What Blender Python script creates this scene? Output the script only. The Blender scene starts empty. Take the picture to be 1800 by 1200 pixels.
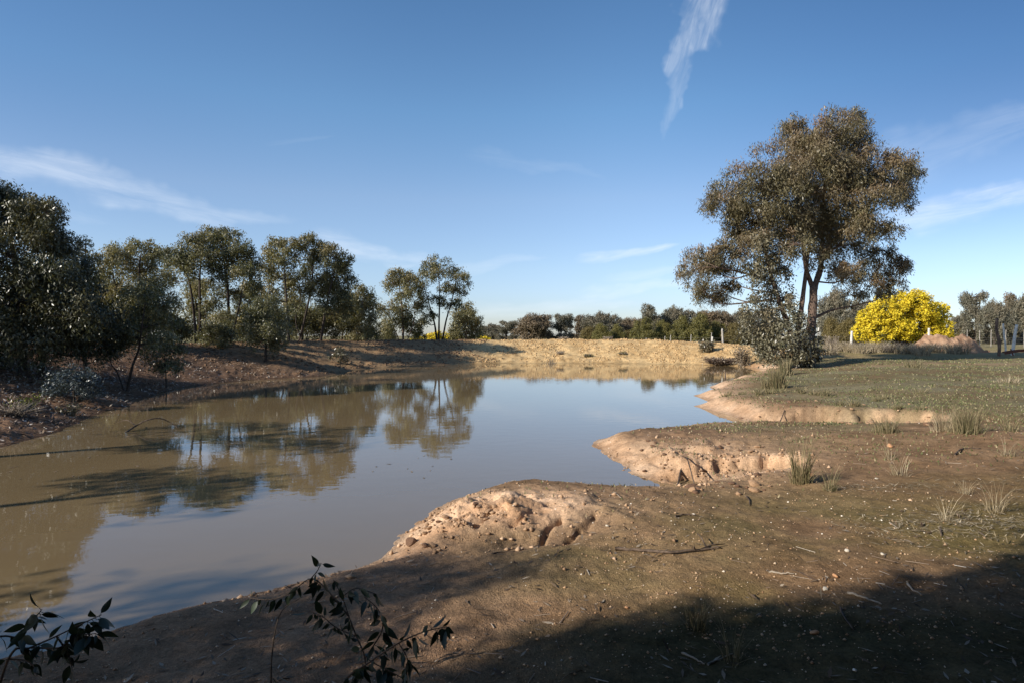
import bpy, math, random
import numpy as np
from mathutils import Vector

# ------------------------------------------------------------------ camera, sky, sun, exposure
scene = bpy.context.scene
COL = scene.collection
random.seed(7)
CAM_Z = 2.3                      # metres above the water
F = 1000.0                       # focal length in the photograph's pixels (1800 wide)
HY = 590.0                       # the horizon's row
cam_d = bpy.data.cameras.new("camera")
cam_d.sensor_width = 36.0
cam_d.lens = 20.0
cam_d.clip_start = 0.05
cam_d.clip_end = 6000.0
cam = bpy.data.objects.new("camera", cam_d)
COL.objects.link(cam)
cam.location = (0, 0, CAM_Z)
cam.rotation_euler = (math.radians(90) - math.atan(10.0 / F), 0, 0)
scene.camera = cam

SUN_AZ = math.radians(27)        # shadows run this far round from +X towards +Y
SUN_EL = math.radians(27)
TRAVEL = Vector((math.cos(SUN_EL) * math.cos(SUN_AZ), math.cos(SUN_EL) * math.sin(SUN_AZ), -math.sin(SUN_EL)))
sun_d = bpy.data.lights.new("sun", 'SUN')
sun_d.energy = 4.45
sun_d.angle = math.radians(0.53)
sun_d.color = (1.0, 0.93, 0.82)
sun = bpy.data.objects.new("sun", sun_d)
COL.objects.link(sun)
sun.rotation_euler = TRAVEL.to_track_quat('-Z', 'Y').to_euler()
sun.location = (-40, -20, 30)

scene.view_settings.view_transform = 'Standard'
scene.view_settings.look = 'None'
scene.view_settings.gamma = 1.0
scene.view_settings.exposure = 0.55
scene.cycles.max_bounces = 6
scene.cycles.diffuse_bounces = 3
scene.cycles.transparent_max_bounces = 4

SKY_STRENGTH = 0.128
world = bpy.data.worlds.new("World")
scene.world = world
world.use_nodes = True


class NT:
    """small helper to write node trees"""
    def __init__(self, tree):
        self.t = tree
        self.n = tree.nodes
        self.l = tree.links

    def new(self, kind, **kw):
        nd = self.n.new(kind)
        for k, v in kw.items():
            setattr(nd, k, v)
        return nd

    def put(self, sock, v):
        if hasattr(v, 'is_output') or isinstance(v, bpy.types.NodeSocket):
            self.l.new(v, sock)
        elif v is not None:
            sock.default_value = v

    def math(self, op, a, b=None, c=None, clamp=False):
        nd = self.new('ShaderNodeMath', operation=op, use_clamp=clamp)
        self.put(nd.inputs[0], a)
        if b is not None:
            self.put(nd.inputs[1], b)
        if c is not None:
            self.put(nd.inputs[2], c)
        return nd.outputs[0]

    def mix(self, f, a, b, blend='MIX'):
        nd = self.new('ShaderNodeMix', data_type='RGBA', blend_type=blend)
        self.put(nd.inputs[0], f)
        self.put(nd.inputs[6], a)
        self.put(nd.inputs[7], b)
        return nd.outputs[2]

    def noise(self, vec, scale, detail=3.0, rough=0.55, dist=0.0):
        nd = self.new('ShaderNodeTexNoise')
        if vec is not None:
            self.l.new(vec, nd.inputs['Vector'])
        nd.inputs['Scale'].default_value = scale
        nd.inputs['Detail'].default_value = detail
        nd.inputs['Roughness'].default_value = rough
        nd.inputs['Distortion'].default_value = dist
        return nd.outputs['Fac']

    def ramp(self, fac, stops):
        nd = self.new('ShaderNodeValToRGB')
        cr = nd.color_ramp
        while len(cr.elements) < len(stops):
            cr.elements.new(0.5)
        for e, (p, c) in zip(cr.elements, stops):
            e.position = p
            e.color = tuple(c) + ((1.0,) if len(c) == 3 else ())
        self.l.new(fac, nd.inputs[0])
        return nd.outputs[0]

    def smooth(self, v, lo, hi):
        nd = self.new('ShaderNodeMapRange', interpolation_type='SMOOTHSTEP')
        self.put(nd.inputs[0], v)
        nd.inputs[1].default_value = lo
        nd.inputs[2].default_value = hi
        return nd.outputs[0]


def build_sky():
    w = NT(world.node_tree)
    bg = w.n.get('Background')
    sky = w.new('ShaderNodeTexSky', sky_type='NISHITA')
    sky.sun_disc = False
    sky.sun_elevation = SUN_EL
    # the sun stands opposite to TRAVEL; the sky's rotation is counted from +Y, clockwise from above
    sky.sun_rotation = math.atan2(-TRAVEL.x, -TRAVEL.y)
    sky.altitude = 200.0
    sky.air_density = 1.0
    sky.dust_density = 0.6
    sky.ozone_density = 1.6
    hs = w.new('ShaderNodeHueSaturation')
    hs.inputs['Saturation'].default_value = 1.12
    hs.inputs['Value'].default_value = 1.0
    w.l.new(sky.outputs[0], hs.inputs['Color'])
    col = hs.outputs[0]
    geo = w.new('ShaderNodeTexCoord')
    sep = w.new('ShaderNodeSeparateXYZ')
    w.l.new(geo.outputs['Generated'], sep.inputs[0])
    dy = w.math('MAXIMUM', sep.outputs[1], 0.02)
    # a clearer blue overhead and less yellow low down than the plain model gives
    tint = w.ramp(sep.outputs[2], [(0.0, (0.62, 0.68, 0.94)), (0.05, (0.66, 0.70, 0.92)), (0.115, (0.82, 0.80, 0.90)), (0.23, (0.98, 0.90, 0.92)),
                                   (0.36, (0.84, 0.93, 0.96)), (0.50, (0.69, 0.82, 0.89)), (0.9, (0.60, 0.74, 0.86))])
    col = w.mix(1.0, col, tint, 'MULTIPLY')
    side = w.math('ADD', w.math('MULTIPLY', w.smooth(sep.outputs[0], 0.10, 0.80), 0.50), w.math('MULTIPLY', w.smooth(w.math('MULTIPLY', sep.outputs[0], -1.0), 0.25, 0.80), 0.26))
    dk = w.math('SUBTRACT', 1.0, w.math('MULTIPLY', side, w.smooth(sep.outputs[2], 0.0, 0.36)))
    dkc = w.new('ShaderNodeCombineXYZ')
    w.l.new(w.math('POWER', dk, 1.25), dkc.inputs[0])
    w.l.new(w.math('POWER', dk, 1.05), dkc.inputs[1])
    w.l.new(w.math('POWER', dk, 0.80), dkc.inputs[2])
    col = w.mix(1.0, col, dkc.outputs[0], 'MULTIPLY')
    u = w.math('DIVIDE', sep.outputs[0], dy)
    v = w.math('DIVIDE', sep.outputs[2], dy)
    cov = None
    # cirrus: start, end (pixels of the photograph turned into directions), half width, strength, noise scale
    wisps = [((-160, 255), (500, 392), 38, 0.50, 5.0, 0.4),
             ((-200, 262), (240, 312), 34, 0.42, 5.0, 0.3),
             ((60, 372), (200, 392), 16, 0.16, 7.0, 0.3),
             ((545, 428), (770, 455), 24, 0.50, 7.0, 0.3),
             ((1262, -60), (1176, 200), 44, 0.46, 9.0, 0.6),
             ((1205, 90), (1168, 245), 18, 0.25, 9.0, 0.4),
             ((1015, 460), (1190, 428), 11, 0.72, 8.0, 0.2),
             ((1540, 392), (1980, 305), 32, 0.75, 6.0, 0.22),
             ((1500, 300), (1950, 170), 46, 0.20, 5.0, 0.4),
             ((1060, 490), (1240, 472), 12, 0.25, 8.0, 0.3),
             ((1020, 520), (1230, 495), 16, 0.42, 8.0, 0.3),
             ((800, 555), (1120, 530), 18, 0.40, 6.0, 0.3),
             ((470, 255), (590, 242), 6, 0.07, 8.0, 0.3),
             ((820, 272), (1060, 312), 18, 0.12, 7.0, 0.5),
             ((780, 478), (960, 450), 12, 0.22, 7.0, 0.4)]
    for (p0, p1, hw, st, ns, warp) in wisps:
        cx, cy = (p0[0] + p1[0]) / 2, (p0[1] + p1[1]) / 2
        ex, ey = (p1[0] - p0[0]), -(p1[1] - p0[1])
        ln = math.hypot(ex, ey)
        ca, sa = ex / ln, ey / ln
        u0, v0 = (cx - 900) / F, (HY - cy) / F
        du = w.math('SUBTRACT', u, u0)
        dv = w.math('SUBTRACT', v, v0)
        a = w.math('ADD', w.math('MULTIPLY', du, ca), w.math('MULTIPLY', dv, sa))
        b = w.math('SUBTRACT', w.math('MULTIPLY', dv, ca), w.math('MULTIPLY', du, sa))
        cmb = w.new('ShaderNodeCombineXYZ')
        w.l.new(w.math('MULTIPLY', a, ns), cmb.inputs[0])
        w.l.new(w.math('MULTIPLY', b, ns * 7.0), cmb.inputs[1])
        cmb.inputs[2].default_value = u0 * 13.7
        nz = w.noise(cmb.outputs[0], 1.0, 6.0, 0.62, 0.6)
        cm2 = w.new('ShaderNodeCombineXYZ')
        w.l.new(w.math('MULTIPLY', a, ns * 1.3), cm2.inputs[0])
        w.l.new(w.math('MULTIPLY', b, ns * 1.3), cm2.inputs[1])
        cm2.inputs[2].default_value = v0 * 31.0 + 4
        nw = w.noise(cm2.outputs[0], 1.0, 3.0, 0.6)
        off = w.math('MULTIPLY', w.math('SUBTRACT', nw, 0.5), hw / F * 4.0 * (warp + 0.3))
        an = w.math('DIVIDE', a, ln / 2 / F)
        # tapering towards the far end
        tap = w.math('MULTIPLY_ADD', an, -0.35, 0.75)
        bn = w.math('DIVIDE', w.math('DIVIDE', w.math('ADD', b, off), hw / F), w.math('MAXIMUM', tap, 0.2))
        r2 = w.math('ADD', w.math('MULTIPLY', bn, bn), w.math('POWER', w.math('ABSOLUTE', an), 4.0))
        m = w.math('SUBTRACT', 1.0, w.smooth(r2, -0.45, 1.55))
        m = w.math('MULTIPLY', m, w.smooth(nz, 0.15, 0.90))
        m = w.math('MULTIPLY', m, st)
        cov = m if cov is None else w.math('MAXIMUM', cov, m)
    front = w.smooth(sep.outputs[1], 0.02, 0.15)
    cov = w.math('MULTIPLY', cov, front, clamp=True)
    out = w.mix(cov, col, (5.6, 5.9, 6.3, 1.0))
    w.l.new(out, bg.inputs['Color'])
    bg.inputs['Strength'].default_value = SKY_STRENGTH


build_sky()

# ------------------------------------------------------------------ helpers
rng = np.random.default_rng(11)


def wx(px, Y):
    return (px - 900.0) / F * Y


def wz(py, Y):
    return CAM_Z - (py - HY) / F * Y


def sstep(x):
    x = np.clip(x, 0, 1)
    return x * x * (3 - 2 * x)


def _hash(ix, iy, s):
    h = (ix.astype(np.int64) * 374761393 + iy.astype(np.int64) * 668265263 + s * 982451653) & 0x7fffffff
    h = ((h ^ (h >> 13)) * 1274126177) & 0x7fffffff
    h = h ^ (h >> 16)
    return (h & 0xffff) / 65535.0


def vnoise(x, y, s=0):
    ix, iy = np.floor(x), np.floor(y)
    fx, fy = x - ix, y - iy
    ix, iy = ix.astype(np.int64), iy.astype(np.int64)
    fx = fx * fx * fx * (fx * (fx * 6 - 15) + 10)
    fy = fy * fy * fy * (fy * (fy * 6 - 15) + 10)
    a, b = _hash(ix, iy, s), _hash(ix + 1, iy, s)
    c, d = _hash(ix, iy + 1, s), _hash(ix + 1, iy + 1, s)
    return (a + (b - a) * fx) * (1 - fy) + (c + (d - c) * fx) * fy


def fbm(x, y, scale, octs=4, s=0, gain=0.5):
    """about -1 .. 1; scale is the size of the largest lump in metres"""
    t, amp, tot, f = 0, 1.0, 0.0, 1.0 / scale
    for o in range(octs):
        t = t + amp * (vnoise(x * f + 17.3 * o, y * f - 9.1 * o, s + o) * 2 - 1)
        tot += amp
        amp *= gain
        f *= 2.03
    return t / tot * 1.4


def mesh_np(name, V, Fa, mat, parent=None, smooth=False, attrs=None, origin=None, uv=None):
    """one mesh object from numpy arrays; faces all of one size, or a list of such arrays"""
    V = np.asarray(V, dtype=np.float32)
    if origin is not None:
        V = V - np.asarray(origin, dtype=np.float32)
    fl = Fa if isinstance(Fa, list) else [Fa]
    fl = [np.asarray(f, dtype=np.int32) for f in fl if len(f)]
    me = bpy.data.meshes.new(name)
    me.vertices.add(len(V))
    me.vertices.foreach_set('co', V.ravel())
    nl = sum(f.size for f in fl)
    nf = sum(len(f) for f in fl)
    me.loops.add(nl)
    me.loops.foreach_set('vertex_index', np.concatenate([f.ravel() for f in fl]))
    me.polygons.add(nf)
    tot = np.concatenate([np.full(len(f), f.shape[1], dtype=np.int32) for f in fl])
    st = np.concatenate([[0], np.cumsum(tot)[:-1]]).astype(np.int32)
    me.polygons.foreach_set('loop_start', st)
    me.polygons.foreach_set('loop_total', tot)
    if smooth:
        me.polygons.foreach_set('use_smooth', np.ones(nf, dtype=bool))
    me.update(calc_edges=True)
    for k, (dom, typ, arr) in (attrs or {}).items():
        at = me.attributes.new(k, typ, dom)
        if typ == 'FLOAT':
            at.data.foreach_set('value', np.asarray(arr, dtype=np.float32).ravel())
        else:
            at.data.foreach_set('color', np.asarray(arr, dtype=np.float32).ravel())
    me.materials.append(mat)
    o = bpy.data.objects.new(name, me)
    COL.objects.link(o)
    if parent is not None:
        o.parent = parent
    return o


def tag(o, label=None, cat=None, group=None, kind=None):
    if label:
        o['label'] = label
    if cat:
        o['category'] = cat
    if group:
        o['group'] = group
    if kind:
        o['kind'] = kind
    return o


def thing(name, label, cat, loc=(0, 0, 0), group=None):
    o = bpy.data.objects.new(name, None)
    o.empty_display_size = 0.2
    COL.objects.link(o)
    o.location = loc
    return tag(o, label, cat, group)


def copy_thing(root, loc, rotz, scale, label, group=None):
    """a copy of a thing and of each of its parts"""
    r = root.copy()
    COL.objects.link(r)
    r.location = loc
    r.rotation_euler = (root.rotation_euler.x, root.rotation_euler.y, rotz)
    r.scale = scale if hasattr(scale, '__len__') else (scale,) * 3
    r['label'] = label
    if group:
        r['group'] = group
    for ch in root.children:
        c = ch.copy()
        COL.objects.link(c)
        c.parent = r
    return r


class Tubes:
    """collects tapered tubes into one mesh"""
    def __init__(self):
        self.V, self.F, self.n = [], [], 0

    def add(self, pts, radii, sides=6, wob=0.0, cap=True):
        pts = np.asarray(pts, dtype=float)
        k = len(pts)
        radii = np.asarray(radii, dtype=float) if hasattr(radii, '__len__') else np.full(k, radii)
        tan = np.gradient(pts, axis=0)
        tan /= np.linalg.norm(tan, axis=1)[:, None] + 1e-9
        ref = np.array([0.31, 0.95, 0.05]) if abs(tan[0][2]) > 0.5 else np.array([0.1, 0.05, 1.0])
        A = np.cross(tan, ref)
        A /= np.linalg.norm(A, axis=1)[:, None] + 1e-9
        B = np.cross(tan, A)
        th = np.arange(sides) * 2 * math.pi / sides
        ring = (A[:, None, :] * np.cos(th)[None, :, None] + B[:, None, :] * np.sin(th)[None, :, None])
        rr = radii[:, None]
        if wob:
            rr = rr * (1 + wob * (rng.random((k, sides)) - 0.5))
        else:
            rr = np.repeat(rr, sides, axis=1)
        V = pts[:, None, :] + ring * rr[:, :, None]
        self.V.append(V.reshape(-1, 3))
        i = np.arange(k - 1)[:, None] * sides
        j = np.arange(sides)[None, :]
        j2 = (j + 1) % sides
        q = np.stack([i + j, i + j2, i + sides + j2, i + sides + j], axis=-1).reshape(-1, 4) + self.n
        self.F.append(q)
        self.n += k * sides
        if cap:
            # close both ends with a point
            for e, r0 in ((0, 0), (k - 1, (k - 1) * sides)):
                self.V.append(pts[e][None, :])
                c = self.n
                self.n += 1
                b = c - k * sides - (0 if e == 0 else 1)
                jj = np.arange(sides)
                t4 = np.stack([np.full(sides, c), b + r0 + jj, b + r0 + (jj + 1) % sides, np.full(sides, c)], axis=-1)
                self.T = getattr(self, 'T', [])
                self.T.append(t4[:, :3])

    def build(self, name, mat, parent=None, origin=None, smooth=True):
        fs = [np.concatenate(self.F)]
        if getattr(self, 'T', None):
            fs.append(np.concatenate(self.T))
        return mesh_np(name, np.concatenate(self.V), fs, mat, parent, smooth, origin=origin)


def curve(pts, n=8):
    """Catmull-Rom through the points"""
    P = np.asarray(pts, dtype=float)
    if len(P) < 3:
        t = np.linspace(0, 1, n)[:, None]
        return P[0] * (1 - t) + P[-1] * t
    Q = np.vstack([2 * P[0] - P[1], P, 2 * P[-1] - P[-2]])
    out = []
    for i in range(1, len(Q) - 2):
        t = np.linspace(0, 1, n, endpoint=False)[:, None]
        a, b, c, d = Q[i - 1], Q[i], Q[i + 1], Q[i + 2]
        out.append(0.5 * (2 * b + (c - a) * t + (2 * a - 5 * b + 4 * c - d) * t ** 2 + (3 * b - 3 * c + d - a) * t ** 3))
    out.append(P[-1][None, :])
    return np.vstack(out)


def unit(n, r=None):
    r = r or rng
    v = r.normal(size=(n, 3))
    return v / (np.linalg.norm(v, axis=1)[:, None] + 1e-9)


def leaf_quads(P, L, W, droop=0.8, r=None, vary=0.35, flat=None, face=None):
    """lance-shaped leaves at the points P: 4 vertices each"""
    r = r or rng
    n = len(P)
    d = unit(n, r)
    d[:, 2] -= droop
    d /= np.linalg.norm(d, axis=1)[:, None] + 1e-9
    if flat is not None:
        d = unit(n, r)
        d[:, 2] *= flat
        d /= np.linalg.norm(d, axis=1)[:, None] + 1e-9
        up = np.tile(np.array([0, 0, 1.0]), (n, 1)) + unit(n, r) * flat * 1.5
        s = np.cross(d, up)
    else:
        s = np.cross(d, unit(n, r) if face is None else face + 0.75 * unit(n, r))
    s /= np.linalg.norm(s, axis=1)[:, None] + 1e-9
    l = L * (1 + vary * (r.random(n) * 2 - 1))[:, None]
    w = W * (1 + vary * (r.random(n) * 2 - 1))[:, None] * 0.5
    V = np.stack([P, P + d * l * 0.4 + s * w, P + d * l, P + d * l * 0.4 - s * w], axis=1)
    return V.reshape(-1, 3), np.arange(4 * n).reshape(-1, 4)


# ------------------------------------------------------------------ materials
def new_mat(name):
    m = bpy.data.materials.new(name)
    m.use_nodes = True
    t = NT(m.node_tree)
    b = t.n.get('Principled BSDF')
    return m, t, b


def mat_leaf(name, dark, mid, tip, rough=0.45, trans=0.22, spec=0.5, tipamt=0.7):
    m, t, b = new_mat(name)
    g = t.new('ShaderNodeNewGeometry')
    rnd = g.outputs['Random Per Island']
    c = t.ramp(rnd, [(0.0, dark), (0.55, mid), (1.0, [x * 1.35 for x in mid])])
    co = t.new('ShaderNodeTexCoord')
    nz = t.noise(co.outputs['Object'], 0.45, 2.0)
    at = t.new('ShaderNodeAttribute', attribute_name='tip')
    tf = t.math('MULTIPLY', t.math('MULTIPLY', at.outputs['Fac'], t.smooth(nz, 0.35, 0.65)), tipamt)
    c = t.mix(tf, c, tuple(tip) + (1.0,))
    t.l.new(c, b.inputs['Base Color'])
    b.inputs['Roughness'].default_value = rough
    b.inputs['Specular IOR Level'].default_value = spec
    tr = t.new('ShaderNodeBsdfTranslucent')
    c2 = t.mix(1.0, c, (1.25, 1.2, 0.55, 1.0), 'MULTIPLY')
    t.l.new(c2, tr.inputs['Color'])
    mx = t.new('ShaderNodeMixShader')
    mx.inputs[0].default_value = trans
    t.l.new(b.outputs[0], mx.inputs[1])
    t.l.new(tr.outputs[0], mx.inputs[2])
    t.l.new(mx.outputs[0], t.n.get('Material Output').inputs['Surface'])
    return m


def mat_rough(name, c0, c1, scale=6.0, rough=0.85, bump=0.3, stretch=None, spec=0.25, isl=0.0):
    m, t, b = new_mat(name)
    co = t.new('ShaderNodeTexCoord')
    vec = co.outputs['Object']
    if stretch:
        mp = t.new('ShaderNodeMapping')
        mp.inputs['Scale'].default_value = stretch
        t.l.new(vec, mp.inputs[0])
        vec = mp.outputs[0]
    nz = t.noise(vec, scale, 5.0, 0.6)
    f = t.smooth(nz, 0.3, 0.7)
    if isl:
        g = t.new('ShaderNodeNewGeometry')
        f = t.math('ADD', t.math('MULTIPLY', f, 1 - isl), t.math('MULTIPLY', g.outputs['Random Per Island'], isl))
    c = t.mix(f, tuple(c0) + (1,), tuple(c1) + (1,))
    t.l.new(c, b.inputs['Base Color'])
    b.inputs['Roughness'].default_value = rough
    b.inputs['Specular IOR Level'].default_value = spec
    if bump:
        bp = t.new('ShaderNodeBump')
        bp.inputs['Strength'].default_value = bump
        bp.inputs['Distance'].default_value = 0.03
        t.l.new(nz, bp.inputs['Height'])
        t.l.new(bp.outputs[0], b.inputs['Normal'])
    return m


def mat_islands(name, stops, rough=0.7, spec=0.3):
    """each little piece takes its own colour from the ramp"""
    m, t, b = new_mat(name)
    g = t.new('ShaderNodeNewGeometry')
    c = t.ramp(g.outputs['Random Per Island'], stops)
    t.l.new(c, b.inputs['Base Color'])
    b.inputs['Roughness'].default_value = rough
    b.inputs['Specular IOR Level'].default_value = spec
    return m


M = {}
M['leaf_main'] = mat_leaf('gum_leaf_bronze', (0.052, 0.047, 0.026), (0.152, 0.131, 0.070), (0.26, 0.150, 0.088), 0.40, 0.20, 0.4, 0.62)
M['leaf_grey'] = mat_leaf('gum_leaf_grey', (0.050, 0.050, 0.031), (0.148, 0.136, 0.085), (0.22, 0.17, 0.10), 0.35, 0.12)
M['leaf_olive'] = mat_leaf('gum_leaf_olive', (0.058, 0.060, 0.030), (0.205, 0.190, 0.092), (0.31, 0.23, 0.11), 0.42, 0.30, 0.35)
M['leaf_deep'] = mat_leaf('gum_leaf_deep_green', (0.042, 0.047, 0.025), (0.155, 0.152, 0.076), (0.28, 0.215, 0.10), 0.42, 0.28, 0.35)
M['leaf_shaded'] = mat_leaf('gum_leaf_shaded', (0.020, 0.024, 0.013), (0.078, 0.080, 0.040), (0.16, 0.13, 0.055), 0.38, 0.18, 0.45)  # deep green leaf darkened to stand in for shade on the left-edge gums
M['leaf_sap'] = mat_leaf('gum_leaf_sapling', (0.050, 0.056, 0.026), (0.155, 0.150, 0.075), (0.22, 0.18, 0.075), 0.36, 0.28)
M['leaf_blue'] = mat_leaf('shrub_leaf_blue_grey', (0.030, 0.045, 0.050), (0.070, 0.090, 0.095), (0.10, 0.11, 0.10), 0.4, 0.1)
M['leaf_far'] = mat_leaf('far_leaf_grey_olive', (0.066, 0.066, 0.046), (0.140, 0.130, 0.088), (0.19, 0.145, 0.09), 0.6, 0.1)
M['leaf_farbrown'] = mat_leaf('far_leaf_brown', (0.075, 0.058, 0.035), (0.150, 0.112, 0.065), (0.20, 0.13, 0.07), 0.6, 0.1)
M['leaf_hedge'] = mat_leaf('hedge_leaf', (0.050, 0.052, 0.012), (0.135, 0.122, 0.030), (0.17, 0.135, 0.028), 0.6, 0.12)
M['leaf_hedgeolive'] = mat_leaf('hedge_leaf_olive_brown', (0.060, 0.050, 0.014), (0.14, 0.108, 0.032), (0.18, 0.13, 0.04), 0.6, 0.12)
M['wattle'] = mat_leaf('wattle_blossom', (0.36, 0.27, 0.012), (0.68, 0.53, 0.035), (0.78, 0.63, 0.060), 0.7, 0.2, 0.2)
M['wattle_leaf'] = mat_leaf('wattle_leaf', (0.06, 0.07, 0.015), (0.16, 0.15, 0.03), (0.3, 0.24, 0.02), 0.6, 0.15)
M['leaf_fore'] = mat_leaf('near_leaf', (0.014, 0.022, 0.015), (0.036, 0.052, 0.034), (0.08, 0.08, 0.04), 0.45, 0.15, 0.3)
M['bark'] = mat_rough('bark_brown', (0.065, 0.045, 0.034), (0.20, 0.135, 0.10), 5.0, 0.9, 0.7, (2.5, 2.5, 0.5))
M['bark_dark'] = mat_rough('bark_dark', (0.025, 0.020, 0.016), (0.085, 0.064, 0.050), 5.0, 0.9, 0.6, (2.5, 2.5, 0.5))
M['bark_pale'] = mat_rough('bark_pale', (0.17, 0.14, 0.115), (0.42, 0.37, 0.31), 4.0, 0.8, 0.4, (2, 2, 0.6))
M['wood_grey'] = mat_rough('weathered_wood', (0.24, 0.21, 0.18), (0.52, 0.48, 0.43), 9.0, 0.85, 0.4, (3, 3, 0.4))
M['wood_white'] = mat_rough('bleached_wood', (0.46, 0.43, 0.38), (0.72, 0.69, 0.63), 9.0, 0.85, 0.4, (3, 3, 0.4))
M['stick'] = mat_rough('stick_bark', (0.055, 0.038, 0.028), (0.16, 0.115, 0.085), 14.0, 0.85, 0.5)
M['stick_pale'] = mat_rough('stick_bleached', (0.22, 0.18, 0.14), (0.42, 0.36, 0.29), 14.0, 0.85, 0.4)
M['wire'] = mat_rough('fence_wire', (0.12, 0.11, 0.10), (0.22, 0.20, 0.18), 20, 0.6, 0.0)
M['rust'] = mat_rough('rusty_iron', (0.10, 0.030, 0.015), (0.23, 0.075, 0.035), 12, 0.8, 0.3)
M['rock'] = mat_rough('clay_rock', (0.26, 0.15, 0.085), (0.50, 0.33, 0.20), 14, 0.9, 0.5)
M['rock_dark'] = mat_rough('ironstone', (0.10, 0.055, 0.035), (0.26, 0.15, 0.09), 14, 0.9, 0.5)
M['quartz'] = mat_rough('white_quartz', (0.42, 0.36, 0.28), (0.72, 0.66, 0.56), 20, 0.6, 0.2)
M['orange_stone'] = mat_rough('orange_stone', (0.42, 0.20, 0.09), (0.62, 0.36, 0.20), 12, 0.8, 0.2)
M['mound'] = mat_rough('red_dirt', (0.19, 0.105, 0.062), (0.40, 0.255, 0.160), 1.6, 0.95, 0.8)
M['rush'] = mat_islands('rush_blades', [(0, (0.07, 0.075, 0.03)), (0.5, (0.17, 0.145, 0.075)), (1, (0.34, 0.27, 0.16))])
M['rush_green'] = mat_islands('green_rush_blades', [(0, (0.06, 0.062, 0.026)), (0.5, (0.15, 0.125, 0.060)), (1, (0.32, 0.25, 0.14))])
M['straw'] = mat_islands('dry_straw', [(0, (0.17, 0.13, 0.075)), (0.5, (0.29, 0.23, 0.14)), (1, (0.44, 0.37, 0.26))])
M['drybush'] = mat_islands('dry_grey_brush', [(0, (0.13, 0.10, 0.075)), (1, (0.34, 0.28, 0.21))])
M['pebble'] = mat_islands('pebble_mix', [(0, (0.30, 0.17, 0.09)), (0.45, (0.42, 0.27, 0.16)), (0.85, (0.50, 0.37, 0.25)), (1, (0.80, 0.74, 0.65))], 0.7)
M['litter'] = mat_islands('leaf_litter_mix', [(0, (0.05, 0.030, 0.020)), (0.45, (0.17, 0.110, 0.070)), (0.75, (0.32, 0.24, 0.17)), (1, (0.60, 0.54, 0.46))], 0.36, 0.5)
M['clod_gold'] = mat_islands('golden_clods', [(0, (0.30, 0.185, 0.08)), (0.5, (0.47, 0.31, 0.15)), (1, (0.64, 0.46, 0.25))], 0.9)
M['clod_brown'] = mat_islands('brown_clods', [(0, (0.10, 0.060, 0.036)), (0.6, (0.20, 0.120, 0.068)), (1, (0.32, 0.20, 0.11))], 0.9)
M['crumb'] = mat_islands('clay_crumbs', [(0, (0.22, 0.135, 0.08)), (0.5, (0.38, 0.245, 0.15)), (1, (0.60, 0.42, 0.28))], 0.9, 0.1)
M['litter_near'] = mat_islands('dull_litter', [(0, (0.06, 0.038, 0.024)), (0.6, (0.17, 0.12, 0.08)), (1, (0.36, 0.30, 0.23))], 0.7, 0.2)
M['grass'] = mat_islands('short_grass_blades', [(0, (0.07, 0.085, 0.030)), (0.55, (0.13, 0.14, 0.055)), (0.85, (0.22, 0.19, 0.095)), (1, (0.36, 0.30, 0.19))], 0.7)
M['forb'] = mat_islands('yellow_green_leaves', [(0, (0.10, 0.13, 0.02)), (1, (0.28, 0.28, 0.03))])

# ------------------------------------------------------------------ the land
# the pond's edge, read off as rows and columns at water level: (px, py, bank height, bank width)
NEAR, SIDE, FAR, LEFT = (0.30, 0.9), (0.30, 0.9), (1.85, 7.6), (1.45, 6.5)
edge_px = [
    (130, 1132, NEAR), (200, 1107, NEAR), (330, 1064, NEAR), (450, 1043, NEAR), (560, 1017, NEAR), (650, 991, NEAR),
    (688, 964, NEAR), (690, 944, NEAR), (740, 912, NEAR), (800, 880, NEAR), (880, 858, NEAR), (960, 856, NEAR), (1040, 862, NEAR),
    (1110, 866, NEAR), (1165, 866, NEAR), (1205, 858, NEAR), (1150, 848, SIDE), (1105, 836, SIDE), (1090, 820, SIDE), (1060, 799, SIDE),
    (1043, 784, SIDE), (1052, 772, SIDE), (1100, 762, SIDE), (1200, 755, SIDE), (1290, 751, SIDE), (1332, 746, SIDE),
    (1305, 738, SIDE), (1262, 725, SIDE), (1218, 713, SIDE), (1240, 706, SIDE), (1222, 697, SIDE), (1262, 685, SIDE),
    (1243, 680, SIDE), (1290, 670, SIDE), (1298, 664, SIDE), (1345, 655, SIDE), (1352, 650, SIDE),
    (1320, 646, (0.5, 2.0)), (1290, 643, (1.1, 5.0)), (1230, 640.5, (1.6, 7.0)), (1100, 638, FAR), (1000, 637.5, FAR), (900, 637.5, FAR),
    (800, 640, FAR), (730, 643, FAR), (660, 646, FAR), (622, 650, FAR), (590, 657, FAR), (545, 662, FAR), (440, 668, FAR),
    (330, 680, FAR), (270, 695, LEFT), (230, 712, LEFT), (150, 737, LEFT), (70, 766, LEFT), (0, 787, LEFT)]
ctrl = []
for px, py, (bh, bw) in edge_px:
    Y = CAM_Z * F / (py - HY)
    ctrl.append((wx(px, Y), Y, bh, bw))
ctrl += [(-11.8, 9.4, 1.2, 6.0), (-12.6, 7.0, 0.9, 4.5), (-11.0, 4.7, 0.6, 2.5), (-7.5, 3.7, 0.35, 1.2), (-4.8, 3.75, 0.30, 0.9)]
ctrl = np.array(ctrl)


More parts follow.
